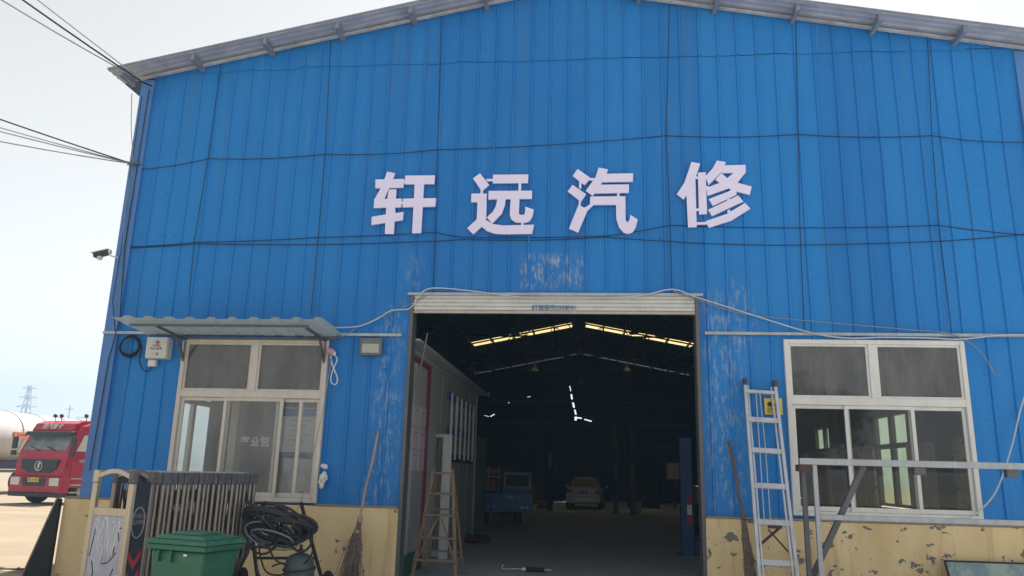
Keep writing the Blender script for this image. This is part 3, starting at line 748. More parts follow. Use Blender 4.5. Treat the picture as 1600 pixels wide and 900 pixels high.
MB().box(.08, .14, -.03, .03, -.03, .03, Tc).build('mount', M['white'], r0, local=True, bevel=.006)
# network box
a = W(230, 526, -.18); b_ = W(259, 560, -.18); r0 = thing('network_box', 'grey white telecom box with a red knot emblem beside the left window', 'junction box', ((a.x + b_.x) / 2, 0, b_.z))
MB().box(a.x, b_.x, -.16, -.02, b_.z, a.z).build('case', M['box_grey'], r0, bevel=.012)
MB().box(a.x + .006, b_.x - .006, -.185, -.163, b_.z + .006, a.z - .004).build('lid', M['box_grey'], r0, bevel=.008)
cx, h = (a.x + b_.x) / 2, a.z - b_.z
e = MB()
for i in range(3):
    for j in range(3):
        if (i, j) in ((0, 0), (0, 2), (2, 0), (2, 2)): continue
        e.tube([Vector((cx + .012 + (i - 1) * .02 + .012 * math.cos(t * math.pi / 4), -.188, a.z - .085 + (j - 1) * .02 + .012 * math.sin(t * math.pi / 4))) for t in range(9)], .0035, 5)
e.build('emblem', M['redink'], r0)
text('中国联通', .032, M['redink'], r0, frontT(cx, -.187, a.z - .135), extrude=.001)
text('WO·宽带', .045, M['ink'], r0, frontT(cx, -.187, a.z - .18), extrude=.001)
text('一  机', .045, M['ink'], r0, frontT(cx - .01, -.187, a.z - .26), extrude=.001)
a = W(233, 562, -.06); b_ = W(244, 573, -.06); r1 = thing('socket_box', 'tiny white outlet box hanging right under the telecom box', 'junction box', ((a.x + b_.x) / 2, 0, b_.z))
MB().box(a.x, b_.x, -.09, -.024, b_.z, a.z).build('case', M['box_grey'], r1, bevel=.006); MB().box(a.x + .015, b_.x - .015, -.096, -.088, b_.z + .015, a.z - .015).build('lid', M['white'], r1)
cord('cable', 'black cable looping from the cable coil to the outlet box', 'cable', smoothpath(wp([(222,540),(218,562),(222,576),(232,580),(237,574)], -.06), 5), .009, M['rope'])
# cable coil
c = W(204, 541, -.06); pts = []
for i in range(24 * 6 + 1):
    t = i / 24 * 2 * math.pi; k = i / 24; pts.append(c + Vector((math.cos(t) * (.155 + .012 * math.sin(k * 2.3)), -.012 * (k % 3), math.sin(t) * (.15 + .012 * math.cos(k * 1.7)) + .01 * math.sin(k))))
cord('cable_coil', 'coil of black cable hung on the rail left of the telecom box', 'cable', pts, .009, M['rope'])
# flood light
a = W(563, 528, -.12); b_ = W(595, 555, -.12); r0 = thing('flood_light', 'square grey floodlight fixed on the wall left of the doorway', 'light', ((a.x + b_.x) / 2, 0, b_.z))
fl = MB().box(a.x, b_.x, -.115, -.05, b_.z, a.z)
n = 9
for i in range(n):
    for (u, v) in ((i / (n - 1), .035), (i / (n - 1), .965), (.035, i / (n - 1)), (.965, i / (n - 1))):
        x = a.x + (b_.x - a.x) * (.05 + .9 * u); z = b_.z + (a.z - b_.z) * (.05 + .9 * v); fl.box(x - .007, x + .007, -.122, -.114, z - .007, z + .007)
fl.build('housing', mat('grey_lamp_housing', (.15, .17, .19), .5, .2, .2, 9), r0, bevel=.004)
MB().box(a.x + .035, b_.x - .035, -.121, -.116, b_.z + .035, a.z - .085).build('led_panel', mat('led_panel', (.42, .43, .38), .35, 0, .1, 60), r0)
MB().box(a.x + .06, a.x + .09, -.05, -.02, b_.z + .05, a.z).box(b_.x - .09, b_.x - .06, -.05, -.02, b_.z + .05, a.z).build('bracket', M['darksteel'], r0)
# pink socket with white cable
p = W(517, 549, -.12); r0 = thing('lamp_socket', 'pink plastic lamp holder with a white plug at the top right of the left window', 'lamp holder', p)
MB().lathe([(.045, -.06), (.05, .0), (.038, .05), (.015, .06)], (0, 0, 0), 16, 'X', Matrix.Rotation(R(25), 4, 'Y')).build('holder', M['pink'], r0, local=True, smooth=True)
MB().box(.02, .075, -.02, .02, -.06, -.005).build('plug', M['white'], r0, local=True, bevel=.008)
cord('cable', 'white cable hanging in a twisted loop from the pink lamp holder', 'cable', smoothpath(wp([(524,556),(527,562),(521,576),(517,590),(519,599),(525,600),(527,590),(520,572),(516,556)], -.12), 6), .009, M['white'])
# foam lump
p = W(505, 745, -.09); r0 = MB()
rf = random.Random(5)
for i in range(16):
    q = Vector((rf.gauss(0, .03), rf.uniform(-.03, .02), rf.gauss(0, .06))); r0.ball(q, rf.uniform(.02, .04), 5)
r0 = r0.build('foam_lump', M['pvc'], None, smooth=True); r0.location = p; tag(r0, 'ragged white lump of foam stuck to the lower right of the left window', 'foam')
# yellow notice behind the ladder
a = W(1194, 622, -.04); b_ = W(1223, 648, -.04); r0 = thing('warning_notice', 'yellow square notice with black drawing on the blue wall behind the ladder', 'notice', ((a.x + b_.x) / 2, 0, b_.z))
MB().box(a.x, b_.x, -.038, -.03, b_.z, a.z).build('notice_sheet', M['yellow'], r0)
nb = MB(); wx, hz = b_.x - a.x, a.z - b_.z
nb.prism([(a.x + .33 * wx + .04 * math.cos(t), a.z - .37 * hz + .035 * math.sin(t)) for t in [i * .7 for i in range(9)]], -.041, -.0385)
nb.prism([(a.x + .4 * wx, a.z - .3 * hz), (a.x + .85 * wx, a.z - .42 * hz), (a.x + .8 * wx, a.z - .55 * hz), (a.x + .4 * wx, a.z - .45 * hz)], -.0412, -.0386)
nb.build('drawing', M['ink'], r0)
text('小心地滑', .045, M['ink'], r0, frontT((a.x + b_.x) / 2, -.041, b_.z + hz * .15), extrude=.001)
text('注意安全', .045, M['ink'], r0, frontT((a.x + b_.x) / 2, -.041, b_.z + hz * .33), extrude=.001)

# awning over the left window
xw0, xw1, zw, yf, zf = -6.58, -3.53, 3.475, -.97, 3.545
r0 = thing('awning', 'pale green corrugated fibreglass awning over the left window', 'awning', ((xw0 + xw1) / 2, 0, zw))
aw = MB(); nseg = 10; xs_ = []
wv = (xw1 - xw0) / nseg
prof = []
for i in range(nseg):
    x = xw0 + i * wv; prof += [(x, 0), (x + wv * .5, 0.0), (x + wv * .62, .03), (x + wv * .86, .03)]
prof.append((xw1, 0))
ny = 5
vs = []
for j in range(ny + 1):
    t = j / ny
    for x, h in prof: vs.append((x + .012 * math.sin(j * 1.9 + x * 3), -.02 + (yf + .02) * t + (.02 * math.sin(x * 3) if j == ny else 0), zw + (zf - zw) * t + h + .008 * math.sin(x * 2 + t * 2)))
k = len(prof)
aw.add(vs, [(j * k + i, j * k + i + 1, (j + 1) * k + i + 1, (j + 1) * k + i) for j in range(ny) for i in range(k - 1)])
aw.build('corrugated_sheet', M['awning'], r0, fixn=False)
MB().bar((xw0 + .15, yf + .22, zf - .055), (xw1 - .3, yf + .22, zf - .055), .03, .03).build('front_bar', M['darksteel'], r0)
MB().bar((xw0 + .4, -.08, zw - .05), (xw1 - .1, -.08, zw - .05), .035, .035).build('rear_bar', M['darksteel'], r0)
for x in (xw0 + .62, xw1 - .28):
    MB().bar((x, -.04, zw - .07), (x - .02, yf + .12, zf - .085), .035, .03).bar((x, -.04, zw - .38), (x, -.32, zw - .075), .03, .03).bar((x, -.045, zw - .4), (x, -.045, zw - .09), .03, .03, (0, 1, 0)).build('bracket', M['darksteel'], r0)

# ------------------------------------------------------------------ furniture seen inside the left office
r0 = thing('wall_poster', 'white rules poster with a blue heading inside the right pane of the left window', 'poster', (-4.0, .42, 1.2))
pa, pb = W(440, 636, .14), W(506, 712, .14)
MB().box(pa.x, pb.x, .13, .14, pb.z, pa.z).build('sheet', M['paper'], r0)
MB().box(pa.x + .02, pb.x - .02, .122, .128, pa.z - .13, pa.z - .02).build('heading', M['plate_blue'], r0)
MB().box(pa.x, pb.x, .122, .128, pb.z, pb.z + .04).build('footer', M['plate_blue'], r0)
for i in range(6):
    MB().box(pa.x + .17, pa.x + .17 + .28 - .05 * (i % 3), .124, .128, pa.z - .2 - i * .07, pa.z - .185 - i * .07).build('text_line', M['greyink'], r0)
pc, pd = W(446, 716, .17), W(504, 775, .17)
r0 = thing('white_board', 'plain pale board standing inside below the rules poster', 'board', ((pc.x + pd.x) / 2, .5, pd.z)); MB().box(pc.x, pd.x, .16, .18, pd.z - .1, pc.z).build('board_sheet', M['paper'], r0); MB().box(pc.x - .02, pc.x, .155, .185, pd.z - .1, pc.z).build('board_edge', M['alu'], r0)
p = W(481, 783, .3)
r0 = thing('window_bottle', 'small blue and white bottle lying on the inner sill of the left window', 'bottle', (p.x, .09, 1.19))
MB().lathe([(.03, -.1), (.034, -.08), (.034, .05), (.012, .09), (.012, .11)], (0, 0, .035), 12, 'X').build('bottle_body', M['white'], r0, local=True, smooth=True); MB().lathe([(.0355, -.05), (.0355, .02)], (0, 0, .035), 12, 'X').build('bottle_label', M['plate_blue'], r0, local=True)
r0 = thing('speaker_box', 'black appliance box standing behind the top left pane of the left window', 'appliance', (-5.5, .25, 2.75))
a, b_ = W(300, 583, .2), W(366, 606, .2)
MB().box(a.x, b_.x, .2, .4, b_.z, a.z).build('case', M['brown'], r0, bevel=.01); MB().box(b_.x - .12, b_.x - .06, .19, .198, b_.z + .05, b_.z + .1).build('button_panel', M['lamp'], r0)
p = W(398, 691, .06)
Tm = Matrix.Translation((p.x, .07, p.z)) @ Matrix.Rotation(R(90), 4, 'X') @ Matrix.Scale(-1, 4, (1, 0, 0))
o = text('营业室', .15, M['white'], None, Tm, 'window_lettering', .0008, .001); tag(o, 'mirrored white lettering stuck inside the middle pane of the left window', 'lettering')
r0 = thing('office_desk', 'dark desk standing behind the left window', 'desk', (-5.2, 2.2, 0))
MB().box(-.8, .8, -.35, .35, .72, .76).build('desk_top', M['brown'], r0, local=True, bevel=.006)
for sx in (-.75, .75): MB().box(sx - .03, sx + .03, -.33, .33, .0, .72).build('leg', M['brown'], r0, local=True)
r0 = thing('office_cabinet', 'grey cabinet against the back of the office behind the left window', 'cabinet', (-4.2, 5.0, 0))
MB().box(-.5, .5, -.25, .25, 0, 1.9).build('cabinet_body', M['box_grey'], r0, local=True, bevel=.01)
for sx in (-.245, .245): MB().box(sx - .235, sx + .235, -.27, -.252, .05, 1.85).build('door', M['wall_room'], r0, local=True)
# left office cabin in the hall
cab = thing('office_cabin', 'pale panel office cabin built inside the hall on the left of the doorway', 'cabin', (-5, 4.3, 0))
cx0, cx1, cy0, cy1, cz1 = XL + .32, -2.77, .24, 8.5, 3.42
wl_ = MB()
wl_.box(cx1 - .06, cx1, cy0, cy1, .0, cz1)
n = 7
for i in range(1, n): y = cy0 + i * (cy1 - cy0) / n; wl_.box(cx1, cx1 + .006, y - .012, y + .012, .12, cz1 - .02)
wl_.build('side_wall', M['wall_in'], cab)
MB().box(cx0, cx1 - .06, cy1 - .06, cy1, 0, cz1).build('rear_wall', M['wall_in'], cab)
MB().box(cx0, cx1 - .06, 6.0, 6.05, 0, cz1).build('inner_partition', M['wall_room'], cab)
MB().box(cx0 - .15, cx0, .25, 1.6, 0, cz1).box(cx0 - .15, cx0, 4.1, cy1, 0, cz1).box(cx0 - .15, cx0, 1.6, 4.1, 2.95, cz1).box(cx0 - .15, cx0, 1.6, 4.1, 0, 1.09).build('outer_wall', M['wall_room'], cab)
MB().box(cx0 - .1, cx1 + .04, cy0 - .01, cy1 + .1, cz1, cz1 + .09).build('roof', M['wall_in'], cab)
MB().box(cx1 + .045, cx1 + .30, cy0, cy1 + .12, cz1 + .05, cz1 + .08).bar((cx1 + .30, cy1 + .12, cz1 + .04), (cx1 + .30, cy1 + .12, cz1 + .14), .03, .04, (0, 1, 0)).build('roof_overhang', M['wall_in'], cab)
MB().box(cx1 + .001, cx1 + .04, 2.35, 2.47, .02, 3.38).box(cx1 + .001, cx1 + .04, .25, 2.35, 3.30, 3.38).build('door_surround', M['maroon'], cab)
MB().box(cx1 + .001, cx1 + .022, .25, 2.34, .0, .32).build('skirting', M['green_strip'], cab)
MB().box(cx1 - .03, cx1 + .03, cy1 - .01, cy1 + .04, 0, cz1).build('corner_post', M['galv'], cab)
for iy in range(3):
    for iz in range(3):
        y0_ = .86 + iy * .53; z0_ = 2.62 - iz * .36; col_ = ('nearest', 'middle', 'farthest')[iy]; row_ = ('top', 'middle', 'bottom')[iz]
        r0 = thing('wall_notice', f'pale notice sheet on the cabin wall, {row_} row, {col_} column from the doorway', 'notice', (cx1 + .006, y0_ + .2, z0_ - .33), 0, 'notice sheets pinned on the cabin wall')
        MB().box(cx1 + .003, cx1 + .012, y0_, y0_ + .46, z0_ - .32, z0_).build('sheet', M['paper'], r0)
        MB().box(cx1 + .0125, cx1 + .014, y0_ + .1, y0_ + .36, z0_ - .09, z0_ - .06).build('heading', M['greyink'], r0)
r0 = thing('tube_rack', 'rack of six upright white tubes hung on the cabin side wall', 'rack', (cx1 + .05, 6.2, 1.85))
for z in (3.08, 2.42, 1.88):
    MB().box(cx1 + .006, cx1 + .03, 4.4, 8.0, z - .11, z + .05).build('holder_strip', M['plate_blue'] if z > 2 else M['truckdark'], r0)
for i in range(6):
    y = 4.6 + i * .62
    MB().tube([(cx1 + .06, y, 1.84 - .02 * (i % 2)), (cx1 + .06, y, 3.12)], .028, 8).build('tube', M['white'], r0, smooth=True)
r0 = thing('green_locker', 'tall dull green metal locker beyond the cabin corner', 'locker', (-2.78, 9.7, 0))
lk = MB().box(-.55, .0, -.9, 1.1, 0, 2.5)
lk.build('locker_body', M['locker'], r0, local=True, bevel=.01)
for i in range(3): MB().box(.002, .016, -.86 + i * .65, -.26 + i * .65, .1, 2.42).build('door', M['locker'], r0, local=True, bevel=.004)

# ------------------------------------------------------------------ hall contents
# car lift post
r0 = thing('car_lift_post', 'blue lift post with a red and white band inside the right of the doorway', 'car lift', (2.12, 6.31, 0))
MB().prism([(-.14, 0), (-.10, 0), (-.10, .001)], 0, .001) if False else None
MB().box(-.12, .12, -.06, -.045, .02, 2.42).box(-.12, -.105, -.045, .14, .02, 2.42).box(.105, .12, -.045, .14, .02, 2.42).box(-.10, .10, .0, .05, .3, 2.3).build('post', M['liftblue'], r0, local=True, bevel=.006)
MB().box(-.22, .26, -.18, .25, 0.005, .03).build('base_plate', M['liftblue'], r0, local=True)
MB().prism([(.145, .03), (.48, .03), (.145, .32)], -.02, .02).build('gusset', M['liftblue'], r0, local=True)
MB().box(.15, .5, -.1, .1, .031, .12).build('foot_box', M['liftblue'], r0, local=True, bevel=.01)
for z, mm in ((1.12, 'redtape'), (.92, 'white'), (.70, 'redtape')):
    MB().box(-.0, .10, -.068, -.061, z - .1, z + .1).build('marking_band', M[mm], r0, local=True)
# posts farther back
for px_, py_, Yb, lb in ((962, 799, 24, 'thin pale steel post standing behind the silver car, the left one of two'), (988, 799, 23, 'thin pale steel post standing behind the silver car, the right one of two')):
    p = W(px_, 790, Yb); r0 = thing('steel_post', lb, 'post', (p.x, Yb, 0), 0, 'steel posts at the back of the hall')
    MB().box(-.09, .09, -.09, .09, 0, 3.7).build('post', mat('pale_post', (.14, .17, .2), .6, .1, .3, 4, True), r0, local=True, bevel=.01); MB().box(-.16, .16, -.16, .16, .005, .04).build('base_plate', M['darksteel'], r0, local=True)
    MB().box(-.1, .1, -.1, -.092, 1.3, 2.1).build('faded_band', mat('faded_band', (.3, .28, .26), .6), r0, local=True)
p = W(860, 720, 24); r0 = thing('hanging_sign', 'narrow pale sign strip on a dark post left of the silver car', 'sign', (p.x, 24, 0))
MB().box(-.13, .13, -.1, .1, 0, 3.4).build('post', M['truss'], r0, local=True)
a, b_ = W(857, 708, 23.88), W(862, 731, 23.88); MB().box(a.x, b_.x, 23.86, 23.885, b_.z, a.z).build('sign_strip', M['box_grey'], r0)
for i in range(4): MB().box(a.x + .03, b_.x - .03, 23.853, 23.858, a.z - .1 - i * .2, a.z - .04 - i * .2).build('character_mark', M['greyink'], r0)
p = W(1053, 736, 30); r0 = thing('wall_panel', 'small square grey panel far back behind the lift post', 'panel', (p.x, 30, p.z))
MB().box(-.35, .35, -.05, .05, -.4, .4).build('panel_face', M['box_grey'], r0, local=True, bevel=.01); MB().box(-.03, .03, .05, .09, -3, .4).build('stand', M['truss'], r0, local=True)
p = W(996, 788, 25); r0 = thing('parts_crate', 'small pale crate on the floor between the steel posts and the lift', 'crate', (p.x, 25, 0))
MB().box(-.17, .17, -.17, .17, .005, .42).build('crate_body', M['box_grey'], r0, local=True, bevel=.01); MB().box(-.18, .18, -.18, .18, .421, .45).build('lid', M['cardboard'], r0, local=True)
# pendant lamps
def pendant(x, y, ztop, lb):
    r0 = thing('pendant_lamp', lb, 'lamp', (x, y, ztop), 0, 'bell shaped lamps under the hall roof')
    mb = MB().lathe([(.22, 0), (.20, .03), (.12, .2), (.06, .26), (.06, .36)], (0, 0, 0), 18); mb.f = mb.f[:-2]
    mb.build('shade', mat('pale_lamp_shade', (.15, .15, .16), .5), r0, local=True, smooth=True)
    MB().ball((0, 0, .05), .06, 6).build('bulb', M['lamp'], r0, local=True, smooth=True)
    zr = zroof(x) - .12 - ztop
    MB().tube([(0, 0, .36), (0, 0, max(.5, zr))], .01, 6).build('rod', M['truss'], r0, local=True)
for px_, py_, Y, lb in ((805, 522, 22.5, 'bell shaped hall lamp in front of the left skylight strip'), (991, 522, 22.5, 'bell shaped hall lamp in front of the right skylight strip'), (905, 553, 24, 'bell shaped hall lamp under the ridge below the skylights'),
                        (908, 600, 34, 'lowest bell shaped hall lamp, near the crack in the back wall'), (836, 580, 30, 'bell shaped hall lamp farther back on the left'), (980, 580, 30, 'bell shaped hall lamp farther back on the right')):
    p = W(px_, py_, Y); pendant(p.x, Y, p.z, lb)

# sedan (rear view)
def wheel_mb(r, w_, n=22):
    return MB().lathe([(r * .62, -w_ / 2), (r * .93, -w_ / 2), (r, -w_ / 2 + .03), (r, w_ / 2 - .03), (r * .93, w_ / 2), (r * .62, w_ / 2)], (0, 0, 0), n, 'X')
def place(mb, T):
    mb.v = [T @ v for v in mb.v]; return mb
def loft(sections):
    mb = MB(); k = len(sections[0]); vs = [v for s_ in sections for v in s_]
    fs = [(i * k + j, i * k + (j + 1) % k, (i + 1) * k + (j + 1) % k, (i + 1) * k + j) for i in range(len(sections) - 1) for j in range(k)]
    fs += [tuple(range(k - 1, -1, -1)), tuple(range((len(sections) - 1) * k, len(sections) * k))]
    return mb.add(vs, fs)
def ring(y, w_, z0, z1, rr=.12, taper=.0):
    return [Vector(p) for p in ((-w_ + .06, y, z0), (-w_, y, z0 + .12), (-w_ - .0, y, (z0 + z1) / 2), (-w_ + rr * .4 + taper, y, z1 - rr * .5), (-w_ + rr * 1.4 + taper, y, z1), (w_ - rr * 1.4 - taper, y, z1), (w_ - rr * .4 - taper, y, z1 - rr * .5), (w_, y, (z0 + z1) / 2), (w_, y, z0 + .12), (w_ - .06, y, z0))]
pc = W(912, 797, 26.0)
car = thing('parked_sedan', 'champagne silver sedan parked facing away deep inside the hall', 'car', (pc.x, 25.9, 0), R(-3))
loft([ring(0.02, .72, .36, .60), ring(0.0, .80, .30, .95), ring(.25, .85, .28, 1.02), ring(.7, .87, .24, .99), ring(1.4, .88, .22, .96), ring(3.0, .88, .22, .95), ring(3.9, .86, .24, .88), ring(4.35, .78, .3, .72), ring(4.45, .7, .36, .6)]).build('body', M['silver'], car, local=True, smooth=True)
loft([ring(.5, .66, .9, .985, .1), ring(.95, .62, .95, 1.37, .1, .05), ring(1.3, .62, .95, 1.44, .1, .06), ring(2.3, .62, .95, 1.44, .1, .06), ring(2.6, .64, .95, 1.36, .1, .04), ring(3.3, .7, .9, .96, .08)]).build('cabin_roof', M['silver'], car, local=True, smooth=True)
MB().add([(-.56, .50, .995), (.56, .50, .995), (.50, .93, 1.365), (-.50, .93, 1.365)], [(0, 1, 2, 3)]).add([(-.56, .52, .985), (.56, .52, .985), (.50, .95, 1.355), (-.50, .95, 1.355)], [(3, 2, 1, 0)]).build('rear_window', M['truckdark'], car, local=True)
MB().box(-.74, .74, -.06, .04, .36, .58).build('bumper', M['silver'], car, local=True, bevel=.03)
for s_ in (-1, 1):
    MB().box(min(s_ * .52, s_ * .82), max(s_ * .52, s_ * .82), -.02, .10, .74, .90).build('tail_light', M['tail'], car, local=True, bevel=.02)
    MB().box(min(s_ * .45, s_ * .70), max(s_ * .45, s_ * .70), -.068, -.055, .44, .475).build('reflector', M['tail'], car, local=True)
    MB().box(min(s_ * .9, s_ * 1.04), max(s_ * .9, s_ * 1.04), 2.65, 2.77, .95, 1.08).build('mirror', M['silver'], car, local=True, bevel=.02)
    for y in (.75, 3.45):
        wm = place(wheel_mb(.31, .2), Matrix.Translation((s_ * .76, y, .31))).build('wheel', M['black'], car, local=True, smooth=True)
        place(MB().lathe([(.19, -.06), (.17, .06)], (0, 0, 0), 14, 'X'), Matrix.Translation((s_ * .80, y, .31))).build('rim', M['alu'], wm, local=True)
pl_ = MB().box(-.23, .23, -.028, -.008, .70, .83).build('number_plate', M['plate_blue'], car, local=True)
text('鲁G·8S2L6', .10, M['white'], pl_, car.matrix_basis @ frontT(0, -.032, .765), 'plate_text', .001)
# blue farm tricycle
pt = G(793, 820)
tri = thing('cargo_tricycle', 'blue cargo tricycle with a roof rack and orange load parked beside the green locker', 'tricycle', (pt.x - .1, pt.y, 0), R(4))
MB().box(-.85, .85, 0, 1.6, .52, .92).box(-.87, .87, -.03, 0, .38, .96).box(-.8, -.76, 0, 1.6, .92, 1.0).box(.76, .8, 0, 1.6, .92, 1.0).build('cargo_bed', M['vanblue'], tri, local=True, bevel=.01)
MB().box(-.15, .85, 1.65, 2.6, .5, 1.15).box(-.15, .85, 1.65, 2.6, 1.55, 1.62).box(-.15, -.08, 1.65, 2.6, 1.15, 1.55).box(.78, .85, 1.65, 2.6, 1.15, 1.55).build('cab', M['vanblue'], tri, local=True, bevel=.02)
MB().box(-.1, .8, 1.62, 1.66, 1.08, 1.14).box(-.1, .8, 1.62, 1.66, 1.52, 1.58).box(-.1, -.04, 1.62, 1.66, 1.14, 1.52).box(.74, .8, 1.62, 1.66, 1.14, 1.52).build('window_frame', M['box_grey'], tri, local=True)
MB().box(-.04, .74, 1.64, 1.65, 1.14, 1.52).build('rear_window', M['truckdark'], tri, local=True)
rk = MB()
for x in (-.85, -.55, -.22): rk.bar((x, .1, .96), (x, .1, 1.75), .03, .03, (0, 1, 0))
rk.bar((-.9, .1, 1.45), (-.15, .1, 1.45), .04, .04).bar((-.9, .1, 1.64), (-.2, .1, 1.64), .03, .03).build('rack', M['box_grey'], tri, local=True)
for x in (-.42, .62): 
    for dx in (-.08, .08): MB().box(x + dx - .05, x + dx + .05, -.05, -.031, .50, .57).build('tail_lamp', M['lamp'], tri, local=True, bevel=.008)
MB().box(.0, .26, -.045, -.031, .80, .88).build('number_plate', M['box_grey'], tri, local=True)
for x in (-.62, .45): place(wheel_mb(.27, .2), Matrix.Translation((x, .35, .275))).build('wheel', M['black'], tri, local=True, smooth=True)
place(wheel_mb(.27, .16), Matrix.Translation((.3, 2.5, .275))).build('wheel', M['black'], tri, local=True, smooth=True)
MB().bar((-.62, .35, .3), (.45, .35, .3), .06, .06).box(-.2, .2, .2, .5, .2, .4).build('axle', M['rust'], tri, local=True)
MB().bar((.85, 2.0, 1.25), (1.08, 1.95, 1.25), .02, .02).box(1.03, 1.14, 1.9, 1.93, 1.18, 1.32).build('mirror', M['truckdark'], tri, local=True)
r0 = thing('orange_bundle', 'orange bundle strapped on the rack of the blue tricycle', 'load', tri.matrix_basis @ Vector((-.5, .3, 1.0)), R(4))
MB().box(-.22, .22, -.12, .25, 0.0, .38).box(-.2, .22, -.1, .2, .50, .64).build('bundle', M['orange'], r0, local=True, bevel=.05); MB().box(-.03, .0, -.128, -.121, 0, .38).build('strap', M['truckdark'], r0, local=True)
# clutter at the back edge of the floor
rc = random.Random(9)
for i, (px_, Y, sx, sz, mm, lb) in enumerate(((848, 26, .5, .35, 'cardboard', 'low cardboard box on the floor left of the silver car'), (1005, 30, 1.6, 1.5, 'truss', 'dark machine standing behind the steel posts'), (838, 31, .8, 1.4, 'rust', 'rust brown cabinet behind the blue tricycle'), (1085, 12, .5, .6, 'truckdark', 'dark drum by the right jamb inside the doorway'))):
    p = W(px_, 790, Y); r0 = thing(('cardboard_box', 'workshop_machine', 'tool_cabinet', 'oil_drum')[i], lb, ('box', 'machine', 'cabinet', 'drum')[i], (p.x, Y, 0))
    if i == 3:
        MB().lathe([(.28, .005), (.29, .02), (.28, .3), (.29, .32), (.28, .34), (.28, .84), (.29, .86)], (0, 0, 0), 20).build('drum_body', M[mm], r0, local=True, smooth=True); MB().lathe([(.03, .86), (.03, .88)], (.15, 0, 0), 10).build('bung', M['galv'], r0, local=True)
    else:
        MB().box(-sx / 2, sx / 2, -.3, .3, .005, sz).build('main_body', M[mm], r0, local=True, bevel=.02)
        MB().box(-sx / 2 + .05, sx / 2 - .05, -.32, -.302, sz * .2, sz * .9).build('front_panel', M[mm], r0, local=True, bevel=.01)
# bag and bowl
p = G(742, 848); r0 = MB(); rf = random.Random(3)
for i in range(9): r0.ball((rf.uniform(-.25, .3), rf.uniform(-.1, .1), .07), rf.uniform(.08, .13), 6, (1.3, 1, .8))
r0 = r0.build('rag_heap', M['cloth'], None, smooth=True); r0.location = p + Vector((0, 0, .02)); tag(r0, 'dark purple heap of rags on the floor at the cabin corner', 'rags')
p = G(712, 880); o = MB().lathe([(.06, 0.0), (.17, .06), (.18, .065), (.165, .06), (.05, .012)], (0, 0, 0), 24).build('enamel_bowl', M['bowl'], None, smooth=True); o.location = p + Vector((0, 0, .006)); tag(o, 'white bowl on the floor beside the wooden stepladder', 'bowl')
# grease gun on the floor
a, b_ = G(782, 893), G(862, 896); d = (b_ - a); Lg = d.length
r0 = thing('grease_gun', 'black grease gun lying on the hall floor near the threshold', 'tool', a + Vector((0, 0, .05)), math.atan2(d.y, d.x))
MB().lathe([(.03, .38), (.034, .40), (.034, Lg * .84), (.03, Lg * .86)], (0, 0, 0), 14, 'X').build('barrel', M['black'], r0, local=True, smooth=True)
MB().lathe([(.036, .36), (.036, .42)], (0, 0, 0), 14, 'X').build('collar', M['alu'], r0, local=True)
MB().tube([(Lg * .86, 0, 0), (Lg * 1.0, 0, 0)], .012, 8).build('plunger_rod', M['alu'], r0, local=True)
MB().tube(smoothpath([(.37, 0, 0), (.2, 0, .0), (.06, 0, -.01), (.02, .01, .02), (.05, .02, .06)], 5), .009, 8).build('nozzle', M['alu'], r0, local=True, smooth=True)
# wooden stepladder
r0 = thing('wooden_stepladder', 'weathered wooden stepladder standing just inside the doorway', 'stepladder', (-2.24, 1.45, 0), R(-4))
def P_(s_, z, front=True):
    wz = .34 - .19 * (z / 1.62); y = (-.33 + .30 * z / 1.62) if front else (.42 - .36 * z / 1.62); return Vector((s_ * wz, y, z))
for s_ in (-1, 1):
    MB().bar(P_(s_, .006), P_(s_, 1.62), .05, .032, (0, 1, 0)).build('front_rail', M['wood'], r0, local=True)
    MB().bar(P_(s_ * .85, .006, False), P_(s_ * .85, 1.56, False), .035, .03, (0, 1, 0)).build('rear_rail', M['wood'], r0, local=True)
for z in (.28, .60, .93, 1.25, 1.56):
    a, b_ = P_(-1.12, z), P_(1.12, z); MB().box(a.x, b_.x, a.y - .045, a.y + .06, z - .02, z + .015).build('step', M['wood'], r0, local=True, bevel=.004)
MB().bar(P_(-.9, .32) + Vector((0, .02, 0)), P_(0, .88) + Vector((-.03, .02, 0)), .03, .02, (0, 1, 0)).bar(P_(.9, .32) + Vector((0, .02, 0)), P_(0, .88) + Vector((.03, .02, 0)), .03, .02, (0, 1, 0)).build('brace', M['wood'], r0, local=True)
for z in (.35, 1.0): MB().bar(P_(-.85, z, False), P_(.85, z, False), .03, .03).build('rear_tie', M['wood'], r0, local=True)
# white aluminium door frame leaning behind
p = W(688, 838, 3.4); r0 = thing('folded_ladder', 'tall narrow white folded ladder leaning behind the wooden stepladder', 'ladder', (p.x - .02, 3.4, 0), R(-6))
MB().box(.0, .17, -.03, .0, .02, 2.25).build('wide_stile', M['white'], r0, local=True, bevel=.004); MB().box(-.20, -.16, -.03, .0, .02, 2.25).build('narrow_stile', M['alu'], r0, local=True); MB().box(-.16, -.0, -.03, .0, 2.19, 2.25).box(-.16, .0, -.03, .0, .1, .2).build('rail', M['alu'], r0, local=True)
cord('cable', 'thin rope hanging inside the top left of the doorway', 'rope', smoothpath([W(668, 520, .5), W(660, 560, .6), W(650, 600, .8), W(640, 625, .9)], 5), .012, M['cable_grey'])

